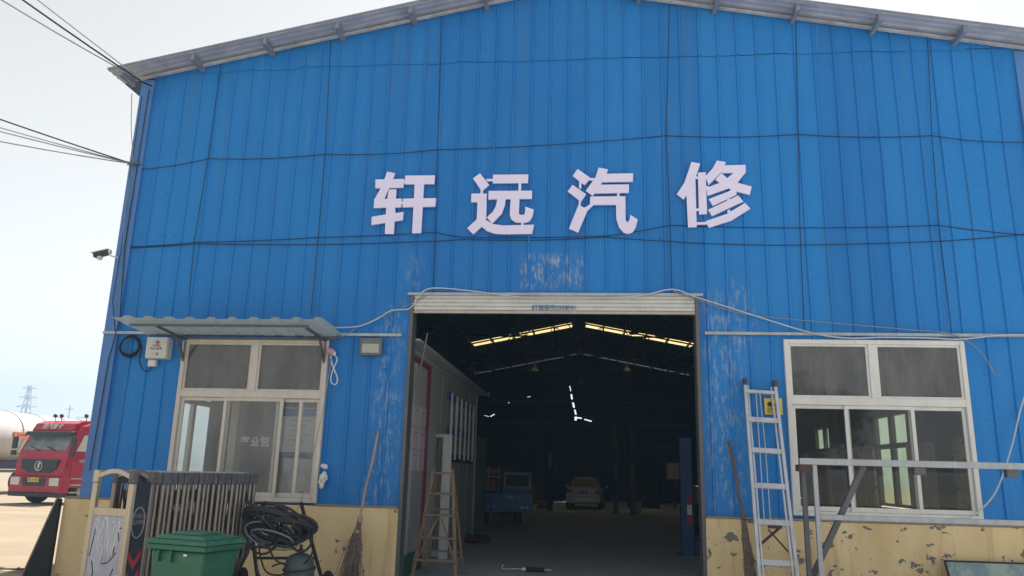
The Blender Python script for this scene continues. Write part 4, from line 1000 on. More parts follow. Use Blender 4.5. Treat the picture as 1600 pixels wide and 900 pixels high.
# ------------------------------------------------------------------ things standing in front of the facade
# retractable gate
B0 = Vector((-4.78, -2.9, 0)); n_ = Vector((.34, .94, 0)).normalized(); w_ = Vector((-.94, .34, 0)).normalized()
gate = thing('retractable_gate', 'stainless folding gate pushed together in front of the left window', 'gate', B0, math.atan2(n_.x, -n_.y) * 0)
TG = Matrix(((-w_.x, n_.x, 0, B0.x), (-w_.y, n_.y, 0, B0.y), (0, 0, 1, 0), (0, 0, 0, 1)))   # local x: towards +x across, y: along the stack
Wd = .56; HG = 1.50
def gp(x, y, z): return TG @ Vector((x, y, z))
def gbar(mb, a, b_, w1, h1, up=(0, 0, 1)):
    return mb.bar(gp(*a), gp(*b_), w1, h1, TG.to_3x3() @ Vector(up))
def gbox(mb, *a): return mb.box(*a, TG)
# head: four posts, arches, white board in front, dark panel on the side
for x, y in ((-Wd, 0), (0, 0), (0, .24), (-Wd, .24)):
    gbox(MB(), x - .035, x + .035, y - .028, y + .028, .06, HG - .12).build('head_post', M['champagne'] if y == 0 else M['chrome'], gate, bevel=.012)
    gbox(MB(), x - .04, x + .04, y - .033, y + .033, HG - .12, HG + .01).build('post_cap', M['champagne'] if (x, y) == (-Wd, 0) else M['capgrey'], gate, bevel=.012)
for y in (0, .24):
    pts = [gp(-Wd + .04 + (Wd - .08) * t, y, HG - .05 + .055 * math.sin(math.pi * t)) for t in [i / 10 for i in range(11)]]
    mb = MB()
    for a, b_ in zip(pts[:-1], pts[1:]): mb.bar(a, b_ + (b_ - a) * .04, .045, .045)
    mb.build('arch', M['champagne'] if y == 0 else M['chrome'], gate)
gbox(MB(), -Wd + .035, -.035, -.02, .02, 1.04, 1.12).build('cross_rail', M['champagne'], gate, bevel=.004)
gbox(MB(), -Wd + .035, -.035, -.02, .02, .20, .26).build('cross_rail', M['champagne'], gate, bevel=.004)
bd = gbox(MB(), -Wd + .036, -.036, -.014, -.006, .262, 1.038).build('graffiti_board', M['board'], gate); bd['label'] = 'pale board covered with white and dark smeared scrawls'
# scrawled strokes on the board
rg = random.Random(21); sw_, sd_ = MB(), MB()
def scr(mb, pts, r): mb.tube([gp(x, -.0155, z) for x, z in smoothpath([(x, 0, z) for x, z in pts], 4) ] if False else [gp(p.x, -.0155, p.z) for p in smoothpath([(x, 0, z) for x, z in pts], 4)], r, 5)
for pts in ([(-.48, .93), (-.45, 1.0), (-.42, .98), (-.44, .86)], [(-.36, .86), (-.33, 1.02), (-.28, .98), (-.26, .82)], [(-.22, .97), (-.17, .98), (-.18, .86)], [(-.15, .93), (-.10, .99), (-.09, .88)], [(-.35, .74), (-.33, .84)], [(-.37, .6), (-.36, .73), (-.31, .72), (-.32, .6)], [(-.2, .62), (-.18, .78)]): scr(sw_, pts, .009)
for pts in ([(-.5, .62), (-.47, .80), (-.46, .9)], [(-.14, .66), (-.13, .74)], [(-.42, .28), (-.41, .40), (-.38, .42)], [(-.36, .28), (-.33, .42), (-.30, .29), (-.27, .43), (-.24, .28), (-.2, .42), (-.17, .30)], [(-.16, .4), (-.11, .52)], [(-.45, .58), (-.41, .46), (-.43, .42)], [(-.3, .56), (-.2, .58), (-.1, .68)], [(-.08, .8), (-.1, .9), (-.06, .93)]): scr(sd_, pts, .006)
sw_.build('white_scrawl', M['white'], gate); sd_.build('dark_scrawl', M['navy'], gate)
gbox(MB(), -.006, .006, .03, .21, .12, 1.40).build('side_panel', M['navy'], gate)
sp_ = gbox(MB(), .0065, .010, .032, .208, 1.02, 1.07).build('panel_seam', M['capgrey'], gate)
SPT = TG @ Matrix.Translation((.010, .12, 0)) @ Matrix(((0, 0, 1, 0), (1, 0, 0, 0), (0, 1, 0, 0), (0, 0, 0, 1)))
mb = MB(); mb.tube([SPT @ Vector((.078 * math.cos(t * math.pi / 16), 1.13 * 0 + .98 + .155 * math.sin(t * math.pi / 16), .0)) for t in range(33)], .006, 6)
mb.build('ring_mark', M['greyink'], gate)
text('出入平安', .037, M['greyink'], gate, SPT @ Matrix.Translation((0, .98, .002)) @ Matrix.Scale(1.5, 4, (0, 1, 0)), extrude=.001)
ch = MB()
for zc in (.62, .42):
    for s_ in (-1, 1):
        ch.add([SPT @ Vector(v) for v in ((0, zc - .12, .001), (s_ * .085, zc + .02, .001), (s_ * .085, zc + .10, .001), (0, zc - .03, .001))], [(0, 1, 2, 3)])
ch.build('chevron', M['redtape'], gate, fixn=False)
# stacked portals
NP = 21
def portal(y, k):
    mb = MB(); dx = .012 * math.sin(k * 1.7)
    flare = .0 if k < NP - 4 else .05 * (k - NP + 5)
    for x in (0, -Wd):
        mb.tube([gp(x + dx, y, HG - .07), gp(x + dx, y, .55), gp(x + dx - flare * .6, y, .34), gp(x + dx - flare, y, .1)], .025, 12)
    f1 = mb.build('portal_frame', M['chrome'], gate, smooth=True)
    for x in (0, -Wd): gbox(MB(), x + dx - .034, x + dx + .034, y - .032, y + .032, HG - .13, HG + .0).build('cap', M['capgrey'], f1, bevel=.008)
    a = MB(); pts = [gp(-Wd + dx + (Wd) * t, y, HG - .035 + .04 * math.sin(math.pi * t)) for t in [i / 8 for i in range(9)]]
    for p1, p2 in zip(pts[:-1], pts[1:]): a.bar(p1, p2, .03, .022)
    a.build('top_arch', M['alu'], f1)
ys_ = [.31 + i * .0735 for i in range(NP)]
for k, y in enumerate(ys_): portal(y, k)
for x in (-.0 - .05, -Wd + .05):
    sc = MB()
    for k in range(NP - 1):
        y0_, y1_ = ys_[k], ys_[k + 1]
        for z0_, z1_ in ((.45, .95), (.95, .45), (.9, 1.3), (1.3, .9)): sc.bar(gp(x, y0_, z0_), gp(x, y1_, z1_), .012, .02)
    sc.build('scissor_links', M['rust'], gate)
gbox(MB(), -Wd + .1, -.1, .05, ys_[-1], .08, .13).build('floor_rail', M['darksteel'], gate)

# wheelie bin
pb = W(308, 860, -3.75)
br = thing('wheelie_bin', 'green plastic wheelie bin with a closed lid in front of the folding gate', 'bin', (-3.32, -4.27, 0), R(-16))
def frust(w0, d0, z0, w1, d1, z1): return loft([[Vector((x, y, z)) for x, y in ((-w / 2, -d / 2), (w / 2, -d / 2), (w / 2, d / 2), (-w / 2, d / 2))] for w, d, z in ((w0, d0, z0), (w1, d1, z1))])
frust(.46, .50, .07, .60, .66, .87).build('bin_body', M['bin'], br, local=True, bevel=.03)
frust(.66, .72, .872, .67, .73, .915).build('rim', M['bin'], br, local=True, bevel=.008)
ld = frust(.70, .76, .918, .68, .74, .955).build('lid', M['binlid'], br, local=True, bevel=.012)
frust(.60, .66, .956, .50, .52, .985).build('lid_dome', M['binlid'], ld, local=True, bevel=.012)
frust(.34, .40, .986, .30, .34, 1.008).build('lid_top', M['binlid'], ld, local=True, bevel=.008)
for x in (-.14, .02, .0):
    pass
for x in (-.18, -.04): MB().box(x - .012, x + .012, -.375, -.31, .78, .871).build('rib', M['bin'], br, local=True, bevel=.004)
MB().box(-.2, .05, -.345, -.325, .52, .66).build('panel_relief', M['bin'], br, local=True, bevel=.01)
MB().box(.10, .135, -.352, -.338, .835, .85).build('sticker', M['white'], br, local=True)
for s_ in (-1, 1): place(wheel_mb(.1, .05, 16), Matrix.Translation((s_ * .3, .30, .10))).build('wheel', M['black'], br, local=True, smooth=True)
MB().tube([(-.25, .40, .93), (-.25, .45, .97), (.25, .45, .97), (.25, .40, .93)], .015, 8).build('handle', M['bin'], br, local=True)

for ch in br.children_recursive:
    if ch.name.startswith(('wheel', 'handle')):
        for v in ch.data.vertices: v.co.y -= .13; v.co.x *= .9
        continue
    for v in ch.data.vertices: v.co.x *= .943; v.co.y *= .66; v.co.z *= 1.03
# gas bottle trolley with hoses
YT = -1.45; pT = W(455, 870, YT)
tr = thing('hose_trolley', 'black two wheeled trolley standing against the yellow wall', 'trolley', (pT.x, YT, 0), 0)
def T_(px_, py_, y): return W(px_, py_, y)
for s_, (a, b_) in enumerate((((387, 780), (402, 900)), ((470, 785), (503, 905)))):
    A_, B_ = T_(*a, YT + .28), T_(*b_, YT + .02); d = (B_ - A_); B2 = A_ + d * ((A_.z - .18) / (A_.z - B_.z))
    MB().tube([A_, B2], .022, 10).build('handle', M['black'], tr, smooth=True)
MB().bar(T_(398, 872, YT + .05), T_(492, 872, YT + .05), .03, .03).bar(T_(392, 815, YT + .2), T_(484, 830, YT + .2), .03, .03).build('cross_bar', M['black'], tr)
xw_ = [W(368, 890, YT).x + .08, W(512, 890, YT).x]
MB().tube([(xw_[0], YT + .05, .2), (xw_[1], YT + .05, .2)], .015, 8).build('axle', M['rust'], tr)
for x in xw_:
    wm = MB()
    T1 = Matrix.Translation((x, YT + .05, .2)) @ Matrix.Rotation(R(35), 4, 'Z')
    place(MB().lathe([(.125, -.03), (.18, -.035), (.2, -.015), (.2, .015), (.18, .035), (.125, .03), (.12, 0)], (0, 0, 0), 26, 'X'), T1).build('wheel', M['black'], tr, smooth=True)
    sp = MB()
    for k in range(5):
        t = k * 2 * math.pi / 5; sp.bar(T1 @ Vector((0, 0, 0)), T1 @ Vector((0, math.cos(t) * .13, math.sin(t) * .13)), .03, .015)
    sp.build('spokes', M['galv'], tr)
MB().box(pT.x - .2, pT.x + .3, YT - .16, YT + .2, .06, .09).build('base_plate', M['darksteel'], tr)
pg = W(467, 880, YT - .05)
gb = thing('gas_bottle', 'weathered grey green gas bottle strapped on the hose trolley', 'gas bottle', (pg.x, YT - .02, .091))
MB().lathe([(.15, 0), (.17, .02), (.178, .06), (.178, .34), (.165, .42), (.13, .475), (.07, .50), (.035, .51)], (0, 0, 0), 26).build('bottle_body', M['gas'], gb, local=True, smooth=True)
MB().lathe([(.03, .51), (.03, .55), (.02, .56), (.02, .6)], (0, 0, 0), 12).build('valve', M['rust'], gb, local=True)
MB().tube([(.186 * math.cos(t * math.pi / 12), .186 * math.sin(t * math.pi / 12), .33 + .02 * math.sin(t * .3)) for t in range(25)], .012, 6).build('strap', M['hose'], gb, local=True)
# hose coil
rh = random.Random(2)
cL, cR = W(420, 800, YT), W(452, 828, YT)
hc = thing('hose_coil', 'thick tangled coil of black welding hose hung on the trolley handles', 'hose', (cR.x, YT, .6), 0)
def loops(cx, cz, rx, rz, n, tilt, r, ph=0, y0=0):
    pts = []
    for i in range(20 * n + 1):
        t = ph + i / 20 * 2 * math.pi; k = i / 20
        a = rx * (1 + .13 * math.sin(k * 2.7)); b_ = rz * (1 + .30 * math.cos(k * 1.9 + ph))
        x, z = a * math.cos(t), b_ * math.sin(t)
        pts.append(Vector((cx + x * math.cos(tilt) - z * math.sin(tilt) + .025 * math.sin(k * 5), YT - .12 + y0 + .10 * math.sin(t * .5 + k) - .10 * math.sin(t), cz + x * math.sin(tilt) + z * math.cos(tilt) + .035 * math.sin(k * 3.1))))
    return MB().tube(pts, r, 7)
def wz(px_, py_): q = W(px_, py_, YT - .1); return q.x, q.z
x, z = wz(432, 818); loops(x, z, .37, .15, 10, R(-15), .017).build('hose', M['hose'], hc, smooth=True)
x, z = wz(455, 822); loops(x, z, .29, .12, 7, R(-4), .018, 1.0, -.03).build('hose', M['hose'], hc, smooth=True)
x, z = wz(412, 826); loops(x, z, .22, .20, 6, R(-25), .014, 2.0, .02).build('hose', M['hose'], hc, smooth=True)
x, z = wz(425, 838); loops(x, z, .30, .14, 3, R(-10), .011, .5, .03).build('hose', M['cable_grey'], hc, smooth=True)
def hp(l, y=YT - .15): return smoothpath([W(a, b_, y) for a, b_ in l], 6)
MB().tube(hp([(388, 782), (396, 800), (425, 825), (450, 850), (470, 862), (486, 850), (488, 820)]), .015, 7).tube(hp([(404, 850), (408, 875), (418, 895), (440, 898), (450, 885), (440, 880), (425, 885)]), .011, 7).tube(hp([(418, 850), (428, 872), (445, 882), (470, 884), (485, 870), (489, 858)]), .012, 7).tube(hp([(399, 855), (402, 890), (410, 905), (430, 915)]), .013, 7).tube(hp([(440, 815), (462, 822), (470, 827)]), .012, 7).build('loose_hose', M['hose'], hc, smooth=True)
MB().tube([W(398, 790, YT - .2), W(405, 800, YT - .22)], .02, 8).tube([W(408, 797, YT - .2), W(413, 803, YT - .22)], .016, 8).tube([W(416, 808, YT - .2), W(420, 814, YT - .22)], .014, 8).build('tape_wrap', M['bamboo'], hc, smooth=True)

# brooms
def broom(a, b_, c, lb, mw, rr, spread, nm):
    a, b_, c = Vector(a), Vector(b_), Vector(c)
    r0 = thing(nm, lb, 'broom', (c.x, c.y, 0))
    MB().tube([a, a.lerp(b_, .33) + Vector((.008, 0, 0)), a.lerp(b_, .66) - Vector((.006, 0, 0)), b_, b_.lerp(c, .3)], rr, 8).build('handle', M[mw], r0, smooth=True)
    rb = random.Random(len(lb)); tw = MB(); d = (c - b_)
    for i in range(420):
        t0 = rb.uniform(0, .55); s0 = b_ + d * t0 + Vector((rb.gauss(0, .012), rb.gauss(0, .012), 0))
        k = rb.uniform(.35, 1.0); e = b_ + d * min(1.02, t0 + .2 + k * .6) + Vector((rb.gauss(0, spread) * k, rb.gauss(0, spread * .6) * k, 0))
        e += Vector((rb.gauss(0, .02), rb.gauss(0, .02), rb.gauss(0, .03))); m_ = s0.lerp(e, .5) + Vector((rb.gauss(0, .018), rb.gauss(0, .018), 0))
        if e.z < .01: e.z = .01
        tw.tube([s0, m_, e], [.006, .005, .003], 4, False)
    tw.build('twigs', M['twig'], r0)
    for t0, t1, q in ((.02, .1, .035), (.22, .26, .04)): MB().tube([b_ + d * t0, b_ + d * t1], q, 8).build('binding', M[mw], r0, smooth=True)
broom(W(591, 674, -.07), W(563, 806, -.28), W(543, 918, -.62), 'bamboo besom broom leaning beside the left edge of the doorway', 'bamboo', .017, .085, 'besom_broom')
broom(W(1139, 690, -.07), W(1160, 800, -.3), W(1176, 925, -.6), 'dark bamboo besom broom leaning between the doorway and the aluminium ladder', 'bamboo_dark', .02, .035, 'besom_broom')

# aluminium extension ladder
lt, rt_ = W(1164, 600, -.09), W(1211, 603, -.09)
lb_, rb_ = W(1187, 905, -.85), W(1246, 905, -.85)
fl_ = lambda A_, B_: A_ + (B_ - A_) * ((A_.z - .0) / (A_.z - B_.z))
lb0, rb0 = fl_(lt, lb_), fl_(rt_, rb_)
la = thing('aluminium_ladder', 'silver aluminium extension ladder leaning on the blue wall beside the right window', 'ladder', ((lb0.x + rb0.x) / 2, lb0.y, 0))
for A_, B_ in ((lt, lb0), (rt_, rb0)): MB().bar(A_, B_, .04, .075).build('rail', M['alu'], la, bevel=.004)
off = Vector((0, -.035, .0))
lt2, rt2 = lt + Vector((.045, .045, -.02)), rt_ + Vector((-.045, .045, -.02)); lb2, rb2 = lb0 + Vector((.05, .05, .25)), rb0 + Vector((-.05, .05, .25))
for A_, B_ in ((lt2, lb2), (rt2, rb2)): MB().bar(A_, B_, .022, .05).build('rear_rail', M['alu'], la)
for yy in (612, 656, 704, 759, 816, 879, 945, 1010):
    Y = -.09 - .76 * (yy - 600) / 305
    zz = W(1190, yy, Y).z; t = (lt.z - zz) / (lt.z - lb0.z)
    if t > .97: continue
    a = lt.lerp(lb0, t); b_ = rt_.lerp(rb0, t); MB().bar(a, b_, .05, .068 if yy != 612 else .045, (lt - lb0)).build('rung', M['alu'], la, bevel=.003)
for A_ in (lt, rt_): MB().box(A_.x - .022, A_.x + .022, A_.y - .045, A_.y + .045, A_.z - .02, A_.z + .075).build('top_cap', M['rust'], la, bevel=.006)
MB().tube([W(1181, 612, -.2), W(1187, 700, -.45), W(1195, 825, -.78)], .006, 6).tube([W(1187, 612, -.2), W(1196, 700, -.45), W(1204, 815, -.78)], .005, 6).build('rope', M['cable_white'], la)
t = (lt.z - W(1193, 822, -.66).z) / (lt.z - lb0.z); a = lt.lerp(lb0, t); b_ = rt_.lerp(rb0, t); m_ = a.lerp(b_, .5)
MB().box(a.x + .14, b_.x - .12, a.y - .05, a.y - .03, m_.z - .02, m_.z + .02).build('locking_catch', M['rust'], la)
MB().bar(a + Vector((.02, .03, -.25)), b_ + Vector((-.12, .05, -.0)), .02, .03).bar(b_ + Vector((-.01, .03, -.33)), a + Vector((.16, .05, -.04)), .02, .02).build('stay', M['rust'], la)

# galvanised stand
YS = -1.9; ac = W(1254, 716, YS); a2 = W(1600, 731, YS); zt_ = (ac.z + a2.z) / 2; zl = W(1420, 812, YS).z
st = thing('steel_tube_stand', 'long galvanised square tube stand in front of the right window', 'stand', (ac.x, YS, 0))
xe = ac.x + 4.3
MB().box(ac.x - .04, xe, YS - .035, YS + .035, zt_ - .045, zt_ + .025).build('top_beam', M['galv'], st, bevel=.004)
MB().box(ac.x - .04, xe, YS + .62, YS + .68, zt_ - .045, zt_ + .015).build('top_beam', M['darksteel'], st, bevel=.004) if False else None
xl = W(1275, 770, YS).x
MB().box(xl - .024, xl + .024, YS - .022, YS + .022, 0, zt_ - .046).build('leg', M['galv'], st, bevel=.004)
MB().box(xe - .08, xe - .03, YS - .024, YS + .024, 0, zt_ - .046).build('leg', M['galv'], st, bevel=.004)
MB().box(xl + .025, xe - .081, YS - .022, YS + .022, zl - .028, zl + .028).build('lower_beam', M['galv'], st, bevel=.004)
xd = W(1258, 800, YS + .1).x
MB().box(xd - .03, xd + .02, YS + .04, YS + .09, 0, zt_ - .0).build('leg', M['darksteel'], st, bevel=.004)
A_ = W(1349, 728, YS + .12); B_ = W(1268, 905, YS + .12); B_ = A_ + (B_ - A_) * (A_.z / (A_.z - B_.z)); MB().bar(A_, B_, .06, .055, (0, 1, 0)).build('brace', M['darksteel'], st, bevel=.004)
MB().box(ac.x - .06, ac.x + .08, YS - .05, YS + .1, zt_ - .12, zt_ - .046).build('joint_bracket', M['rust'], st, bevel=.006)
for px_ in (1436, 1580):
    x = W(px_, 735, YS).x; MB().box(x - .06, x + .06, YS - .03, YS + .05, zt_ - .13, zt_ - .046).build('joint_bracket', M['capgrey'], st, bevel=.006)
for px_ in (1256, 1259, 1263):
    x = W(px_, 712, YS).x; MB().lathe([(.004, zt_ + .026), (.004, zt_ + .055)], (x, YS, 0), 6).build('bolt', M['rust'], st)
# leaning teal panel
a = W(1488, 877, -.42); r0 = thing('leaning_panel', 'faded teal flat panel with a dark edge leaning low on the yellow wall', 'panel', (a.x + .9, -.45, 0))
TP = Matrix.Translation((a.x, -.45, 0)) @ Matrix.Rotation(R(-22), 4, 'X')
MB().box(.02, 1.8, -.006, .006, .02, a.z + .02, TP).build('panel_sheet', M['teal'], r0)
hh = a.z + .04; MB().box(0, .02, -.012, .012, 0, hh, TP).box(1.8, 1.82, -.012, .012, 0, hh, TP).box(.02, 1.8, -.012, .012, hh - .02, hh, TP).box(.02, 1.8, -.012, .012, 0, .02, TP).build('panel_frame', M['black'], r0)
# black slab leaning on the end of the masonry
a = W(97, 784, -.2)
r0 = thing('black_slab', 'black slab leaning against the end of the low yellow wall', 'board', (XL - .45, -.1, 0))
MB().prism([(XL - .225, 1.06), (XL - .26, 1.075), (XL - .60, 0.0), (XL - .225, 0.0)], -.16, -.10).build('slab', M['black'], r0)
MB().bar((XL - .27, -.13, 1.078), (XL - .615, -.13, 0.0), .075, .02, (1, 0, .2)).build('slab_edge', mat('worn_edge', (.3, .28, .24), .7), r0)
# twig debris on the ground at far left
p = G(18, 893); r0 = MB(); rb = random.Random(8)
for i in range(22):
    q = Vector((rb.uniform(-.5, .4), rb.uniform(-.1, .1), .03)); r0.tube([q, q + Vector((rb.uniform(-.3, .3), rb.uniform(-.1, .1), rb.uniform(0, .05)))], .012, 5)
r0 = r0.build('scrap_wood', M['bamboo_dark']); r0.location = p; tag(r0, 'low heap of dark scrap wood on the sunlit ground', 'scrap')

# ------------------------------------------------------------------ red truck
tk = thing('red_truck', 'red heavy truck with a high roof parked beyond the left corner of the hall', 'truck', (-20.35, 16.85, 0), R(-13))
def tb(*a): return MB().box(*a)
KW = 1.22
prof = [(.10, .62), (.04, 1.05), (.0, 1.35), (.05, 1.62), (.10, 1.95), (.42, 2.62), (.62, 2.88), (1.0, 3.02), (2.1, 3.08), (2.15, .75), (1.9, .62)]
MB().prismx(prof, -KW, KW).build('cab', M['truckred'], tk, local=True, bevel=.05)
MB().prismx([(.36, 2.62), (.30, 2.72), (.45, 2.98), (.8, 3.10), (1.5, 3.16), (2.1, 3.16), (2.1, 3.04), (1.0, 2.98), (.5, 2.62)], -KW * .84, KW * .84).build('roof_fairing', M['truckred'], tk, local=True, bevel=.03)
ws = MB()
def wsx(t, x): return (x, .10 + .32 * t - .012, 1.95 + .67 * t)
ws.add([wsx(.03, -KW * .88), wsx(.03, KW * .88), wsx(.93, KW * .82), wsx(.93, -KW * .82)], [(0, 1, 2, 3)])
ws.build('windscreen', mat('windscreen_glass', (.22, .25, .26), .12, 0, .35, 2.2), tk, local=True)
MB().prismx([(.20, 2.53), (.10, 2.50), (.16, 2.66), (.36, 2.68)], -KW * .93, KW * .93).build('sun_visor', M['truckdark'], tk, local=True, bevel=.02)
tt = text('陕汽重卡', .25, M['white'], tk, tk.matrix_basis @ Matrix.Translation((-.05, .335, 2.86)) @ Matrix.Rotation(R(60), 4, 'X'), 'roof_lettering', .002, .004)
gr = MB().prism([(-.92, 1.62), (.92, 1.62), (.85, 1.28), (.5, 1.14), (-.5, 1.14), (-.85, 1.28)], -.035, .12).build('grille', M['truckdark'], tk, local=True, bevel=.01)
em = MB().tube([(.17 * math.cos(t * math.pi / 12), -.05, 1.38 + .17 * math.sin(t * math.pi / 12)) for t in range(25)], .018, 6)
em.prism([(-.02, 1.50), (.10, 1.50), (.0, 1.40), (.07, 1.40), (-.03, 1.25), (.03, 1.25), (.03, 1.25), (-.10, 1.25), (.0, 1.36), (-.07, 1.36)][:5] + [(-.10, 1.25), (.0, 1.36), (-.07, 1.36)], -.05, -.036).build('emblem', M['alu'], gr, local=True)
MB().box(-KW - .03, KW + .03, -.12, .3, .42, 1.0).build('bumper', M['truckred'], tk, local=True, bevel=.04)
MB().box(-KW - .02, KW + .02, -.10, .28, .27, .415).build('bumper_skirt', M['truckdark'], tk, local=True, bevel=.02)
MB().prism([(-.62, .96), (.55, .96), (.50, .66), (-.52, .66)], -.135, -.11).build('lower_grille', M['truckdark'], tk, local=True)
yp = MB().box(-.30, .24, -.155, -.14, .80, .96).build('number_plate', M['yellow'], tk, local=True)
text('鲁G 42925', .11, M['ink'], yp, tk.matrix_basis @ frontT(-.03, -.158, .88), 'plate_text', .001)
for s_ in (-1, 1):
    xs_ = sorted((s_ * .72, s_ * 1.18))
    MB().prism([(xs_[0], .95), (xs_[1], .97), (xs_[1], .68), (xs_[0] + .03, .68)], -.14, -.11).build('headlight', M['lamp'], tk, local=True, bevel=.01)
    MB().tube([(s_ * 1.15, .2, 2.5), (s_ * 1.38, .05, 2.52), (s_ * 1.46, .05, 2.35)], .02, 6).tube([(s_ * 1.15, .2, 1.85), (s_ * 1.42, .05, 1.8)], .015, 6).build('mirror_arm', M['truckdark'], tk, local=True)
    MB().box(s_ * 1.46 - .12, s_ * 1.46 + .12, .0, .08, 2.0, 2.46).box(s_ * 1.46 - .12, s_ * 1.46 + .12, .0, .08, 1.76, 1.95).build('mirror', M['truckdark'], tk, local=True, bevel=.03)
for x0, x1 in ((-.7, -.2), (.1, .6)): MB().bar((x0, .08, 2.12), (x1, .075, 1.94), .02, .03).build('wiper', M['black'], tk, local=True)
dr = MB().add([(KW + .006, .42, 1.95), (KW + .006, 1.45, 1.95), (KW + .006, 1.40, 2.55), (KW + .006, .68, 2.55)], [(0, 1, 2, 3)]).build('side_window', M['lamp'], tk, local=True)
MB().box(KW + .002, KW + .02, .28, 1.55, 1.05, 1.90).build('door', M['truckred'], tk, local=True, bevel=.01)
for z in (.95, .72, .45): MB().box(KW - .1, KW + .03, .35, .95, z - .02, z + .02).build('step', M['alu'], tk, local=True)
text('陕西重型汽车', .12, M['white'], tk, tk.matrix_basis @ Matrix.Translation((KW + .024, .95, 1.58)) @ Matrix.Rotation(R(90), 4, 'Z') @ Matrix.Rotation(R(90), 4, 'X'), 'door_lettering', .001)
text('X3000', .09, M['lamp'], tk, tk.matrix_basis @ frontT(.45, -.01, 1.72), 'model_badge', .002) if False else None
for s_ in (-1, 1):
    for y in (.95, 4.6):
        wm = place(wheel_mb(.50, .30, 26), Matrix.Translation((s_ * .98, y, .50))).build('wheel', M['black'], tk, local=True, smooth=True)
        place(MB().lathe([(.28, -.08), (.2, .12), (.08, .16)], (0, 0, 0), 16, 'X'), Matrix.Translation((s_ * 1.05, y, .50))).build('rim', M['galv'], wm, local=True)
MB().box(-.45, .45, 2.2, 6.2, .6, .9).build('chassis', M['truckdark'], tk, local=True)
for x in (-.62, -.30, .95): MB().tube([(x, .9, 3.1), (x, .9, 3.28)], .015, 6).ball((x, .88, 3.30), .08, 6).build('roof_beacon', M['truckdark'], tk, local=True, smooth=True)
MB().tube([(.2, 1.1, 3.26), (1.0, 1.1, 3.24)], .012, 6).build('roof_rail', M['alu'], tk, local=True)
# tank trailer
rt0 = thing('tank_trailer', 'long cream tank trailer with an orange band parked behind the red truck', 'trailer', (-27.9, 24.5, 0), R(4))
tank = MB().lathe([(.2, -9.2), (.9, -9.1), (1.12, -8.8), (1.18, -8.3), (1.18, 6.6), (1.12, 7.1), (.9, 7.4), (.2, 7.5)], (0, 0, 2.65), 36, 'Y')
for y in (-6.5, -4.5, -2.5, -.5, 1.5, 3.5, 5.5): tank.lathe([(1.16, y - .06), (1.22, y - .05), (1.22, y + .05), (1.16, y + .06)], (0, 0, 2.65), 36, 'Y')
tank.build('tank', M['tank'], rt0, local=True, smooth=True)
MB().prismx([(-1.3, 2.55), (-1.3, 2.85), (4.8, 2.85), (4.8, 2.55)], 1.15, 1.24).build('orange_band', M['tankband'], rt0, local=True)
MB().box(-.5, .5, -8.5, 7, 1.15, 1.5).build('chassis', M['truckdark'], rt0, local=True)
MB().box(.5, 1.2, -6, 6, 1.0, 1.12).build('side_guard', M['rust'], rt0, local=True)
for y in (-6.5, -5.2, 2.8, 4.1, 5.4):
    for s_ in (-1, 1): place(wheel_mb(.5, .35, 22), Matrix.Translation((s_ * .95, y, .5))).build('wheel', M['black'], rt0, local=True, smooth=True)
# far things
def lattice(x, y, H, b0, lb):
    r0 = thing('power_pylon', lb, 'pylon', (x, y, 0)); mb = MB()
    n = 9
    def q(i, sx, sy): t = i / n; w1 = b0 * (1 - t) ** 1.3 + .45; return Vector((sx * w1, sy * w1, H * t))
    for i in range(n):
        for sx, sy in ((-1, -1), (1, -1), (1, 1), (-1, 1)):
            mb.bar(q(i, sx, sy), q(i + 1, sx, sy), .28, .28, (0, 1, 0))
        for (ax, ay), (bx, by) in (((-1, -1), (1, -1)), ((1, -1), (1, 1)), ((1, 1), (-1, 1)), ((-1, 1), (-1, -1))):
            mb.bar(q(i, ax, ay), q(i + 1, bx, by), .14, .14, (0, 1, 0)).bar(q(i, bx, by), q(i + 1, ax, ay), .14, .14, (0, 1, 0))
    mb.build('tower', M['pylon'], r0, local=True)
    for z, a in ((H * .72, 5), (H * .84, 4.2), (H * .96, 3.2)):
        MB().bar((-a, 0, z), (a, 0, z), .25, .25).bar((-a, 0, z), (0, 0, z + 1.2), .15, .15).bar((a, 0, z), (0, 0, z + 1.2), .15, .15).build('crossarm', M['pylon'], r0, local=True)
p = G(40, 722.3); 
d_ = W(41, 640, 300); lattice(d_.x, 300, W(44, 602, 300).z, 3.2, 'distant lattice power pylon above the tank trailer')
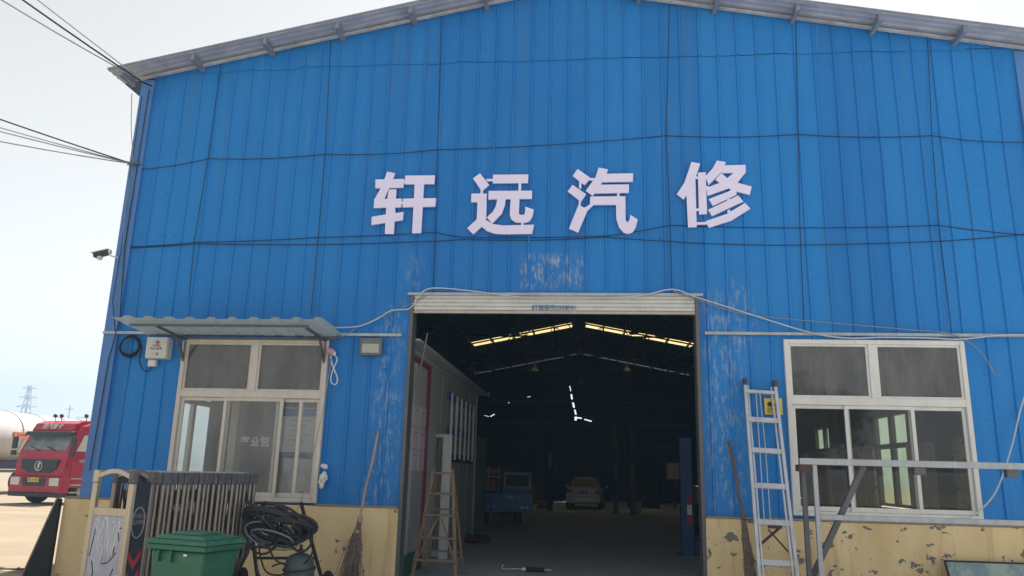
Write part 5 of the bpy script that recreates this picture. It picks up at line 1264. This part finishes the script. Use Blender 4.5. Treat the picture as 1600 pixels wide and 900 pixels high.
for px_, ptop, Y, lb in ((110, 634, 120, 'thin distant utility pole to the right of the truck roof'),):
    q = W(px_, ptop, Y); r0 = thing('utility_pole', lb, 'pole', (q.x, Y, 0)); MB().tube([(0, 0, 0), (0, 0, q.z)], [.16, .1], 8).build('shaft', M['pylon'], r0, local=True, smooth=True); MB().bar((-.8, 0, q.z - .6), (.8, 0, q.z - .6), .12, .12).build('crossarm', M['pylon'], r0, local=True)

# ------------------------------------------------------------------ trees across the yard (seen mirrored in the window glass)
def tree(x, y, H, seed, lb):
    rt = random.Random(seed); r0 = thing('yard_tree', lb, 'tree', (x, y, 0), 0, 'trees across the yard')
    tm = MB().tube([(0, 0, 0), (.1, 0, H * .25), (0, .1, H * .5), (.1, 0, H * .8)], [.22, .18, .12, .04], 8)
    cl = []
    for i in range(9):
        a = rt.uniform(0, 6.28); z0_ = H * rt.uniform(.25, .65); l = H * rt.uniform(.15, .28)
        e = Vector((math.cos(a) * l, math.sin(a) * l, z0_ + l * .7)); tm.tube([(0, 0, z0_), e * .5 + Vector((0, 0, z0_ * .5)), e], [.08, .05, .02], 6); cl.append(e)
    tm.build('trunk', M['bark'], r0, local=True, smooth=True)
    lf = MB(); cl += [Vector((0, 0, H * .85)), Vector((0, 0, H * .7))]
    for i in range(2600):
        c = rt.choice(cl); p = c + Vector((rt.gauss(0, H * .075), rt.gauss(0, H * .075), rt.gauss(0, H * .07)))
        a = Vector((rt.gauss(0, 1), rt.gauss(0, 1), rt.gauss(0, 1))).normalized() * .16; b_ = a.orthogonal().normalized() * .09
        lf.add([p - a, p + b_, p + a, p - b_], [(0, 1, 2, 3)])
    lf.build('crown', M['leaf'], r0, local=True, fixn=False)
for x, y, H, sd, lb in ((9.5, -34, 8.5, 1, 'tallest bushy tree across the yard, mirrored in the right window'), (13.5, -36, 7, 2, 'smaller bushy tree across the yard, right of the tallest'), (-11, -38, 6.5, 3, 'bushy tree across the yard, mirrored in the left window')):
    tree(x, y, H, sd, lb)

# the air itself
def haze():
    o = MB().box(-340, 210, -130, 390, -1.0, 42).build('haze', hm); tag(o, kind='stuff')
haze()
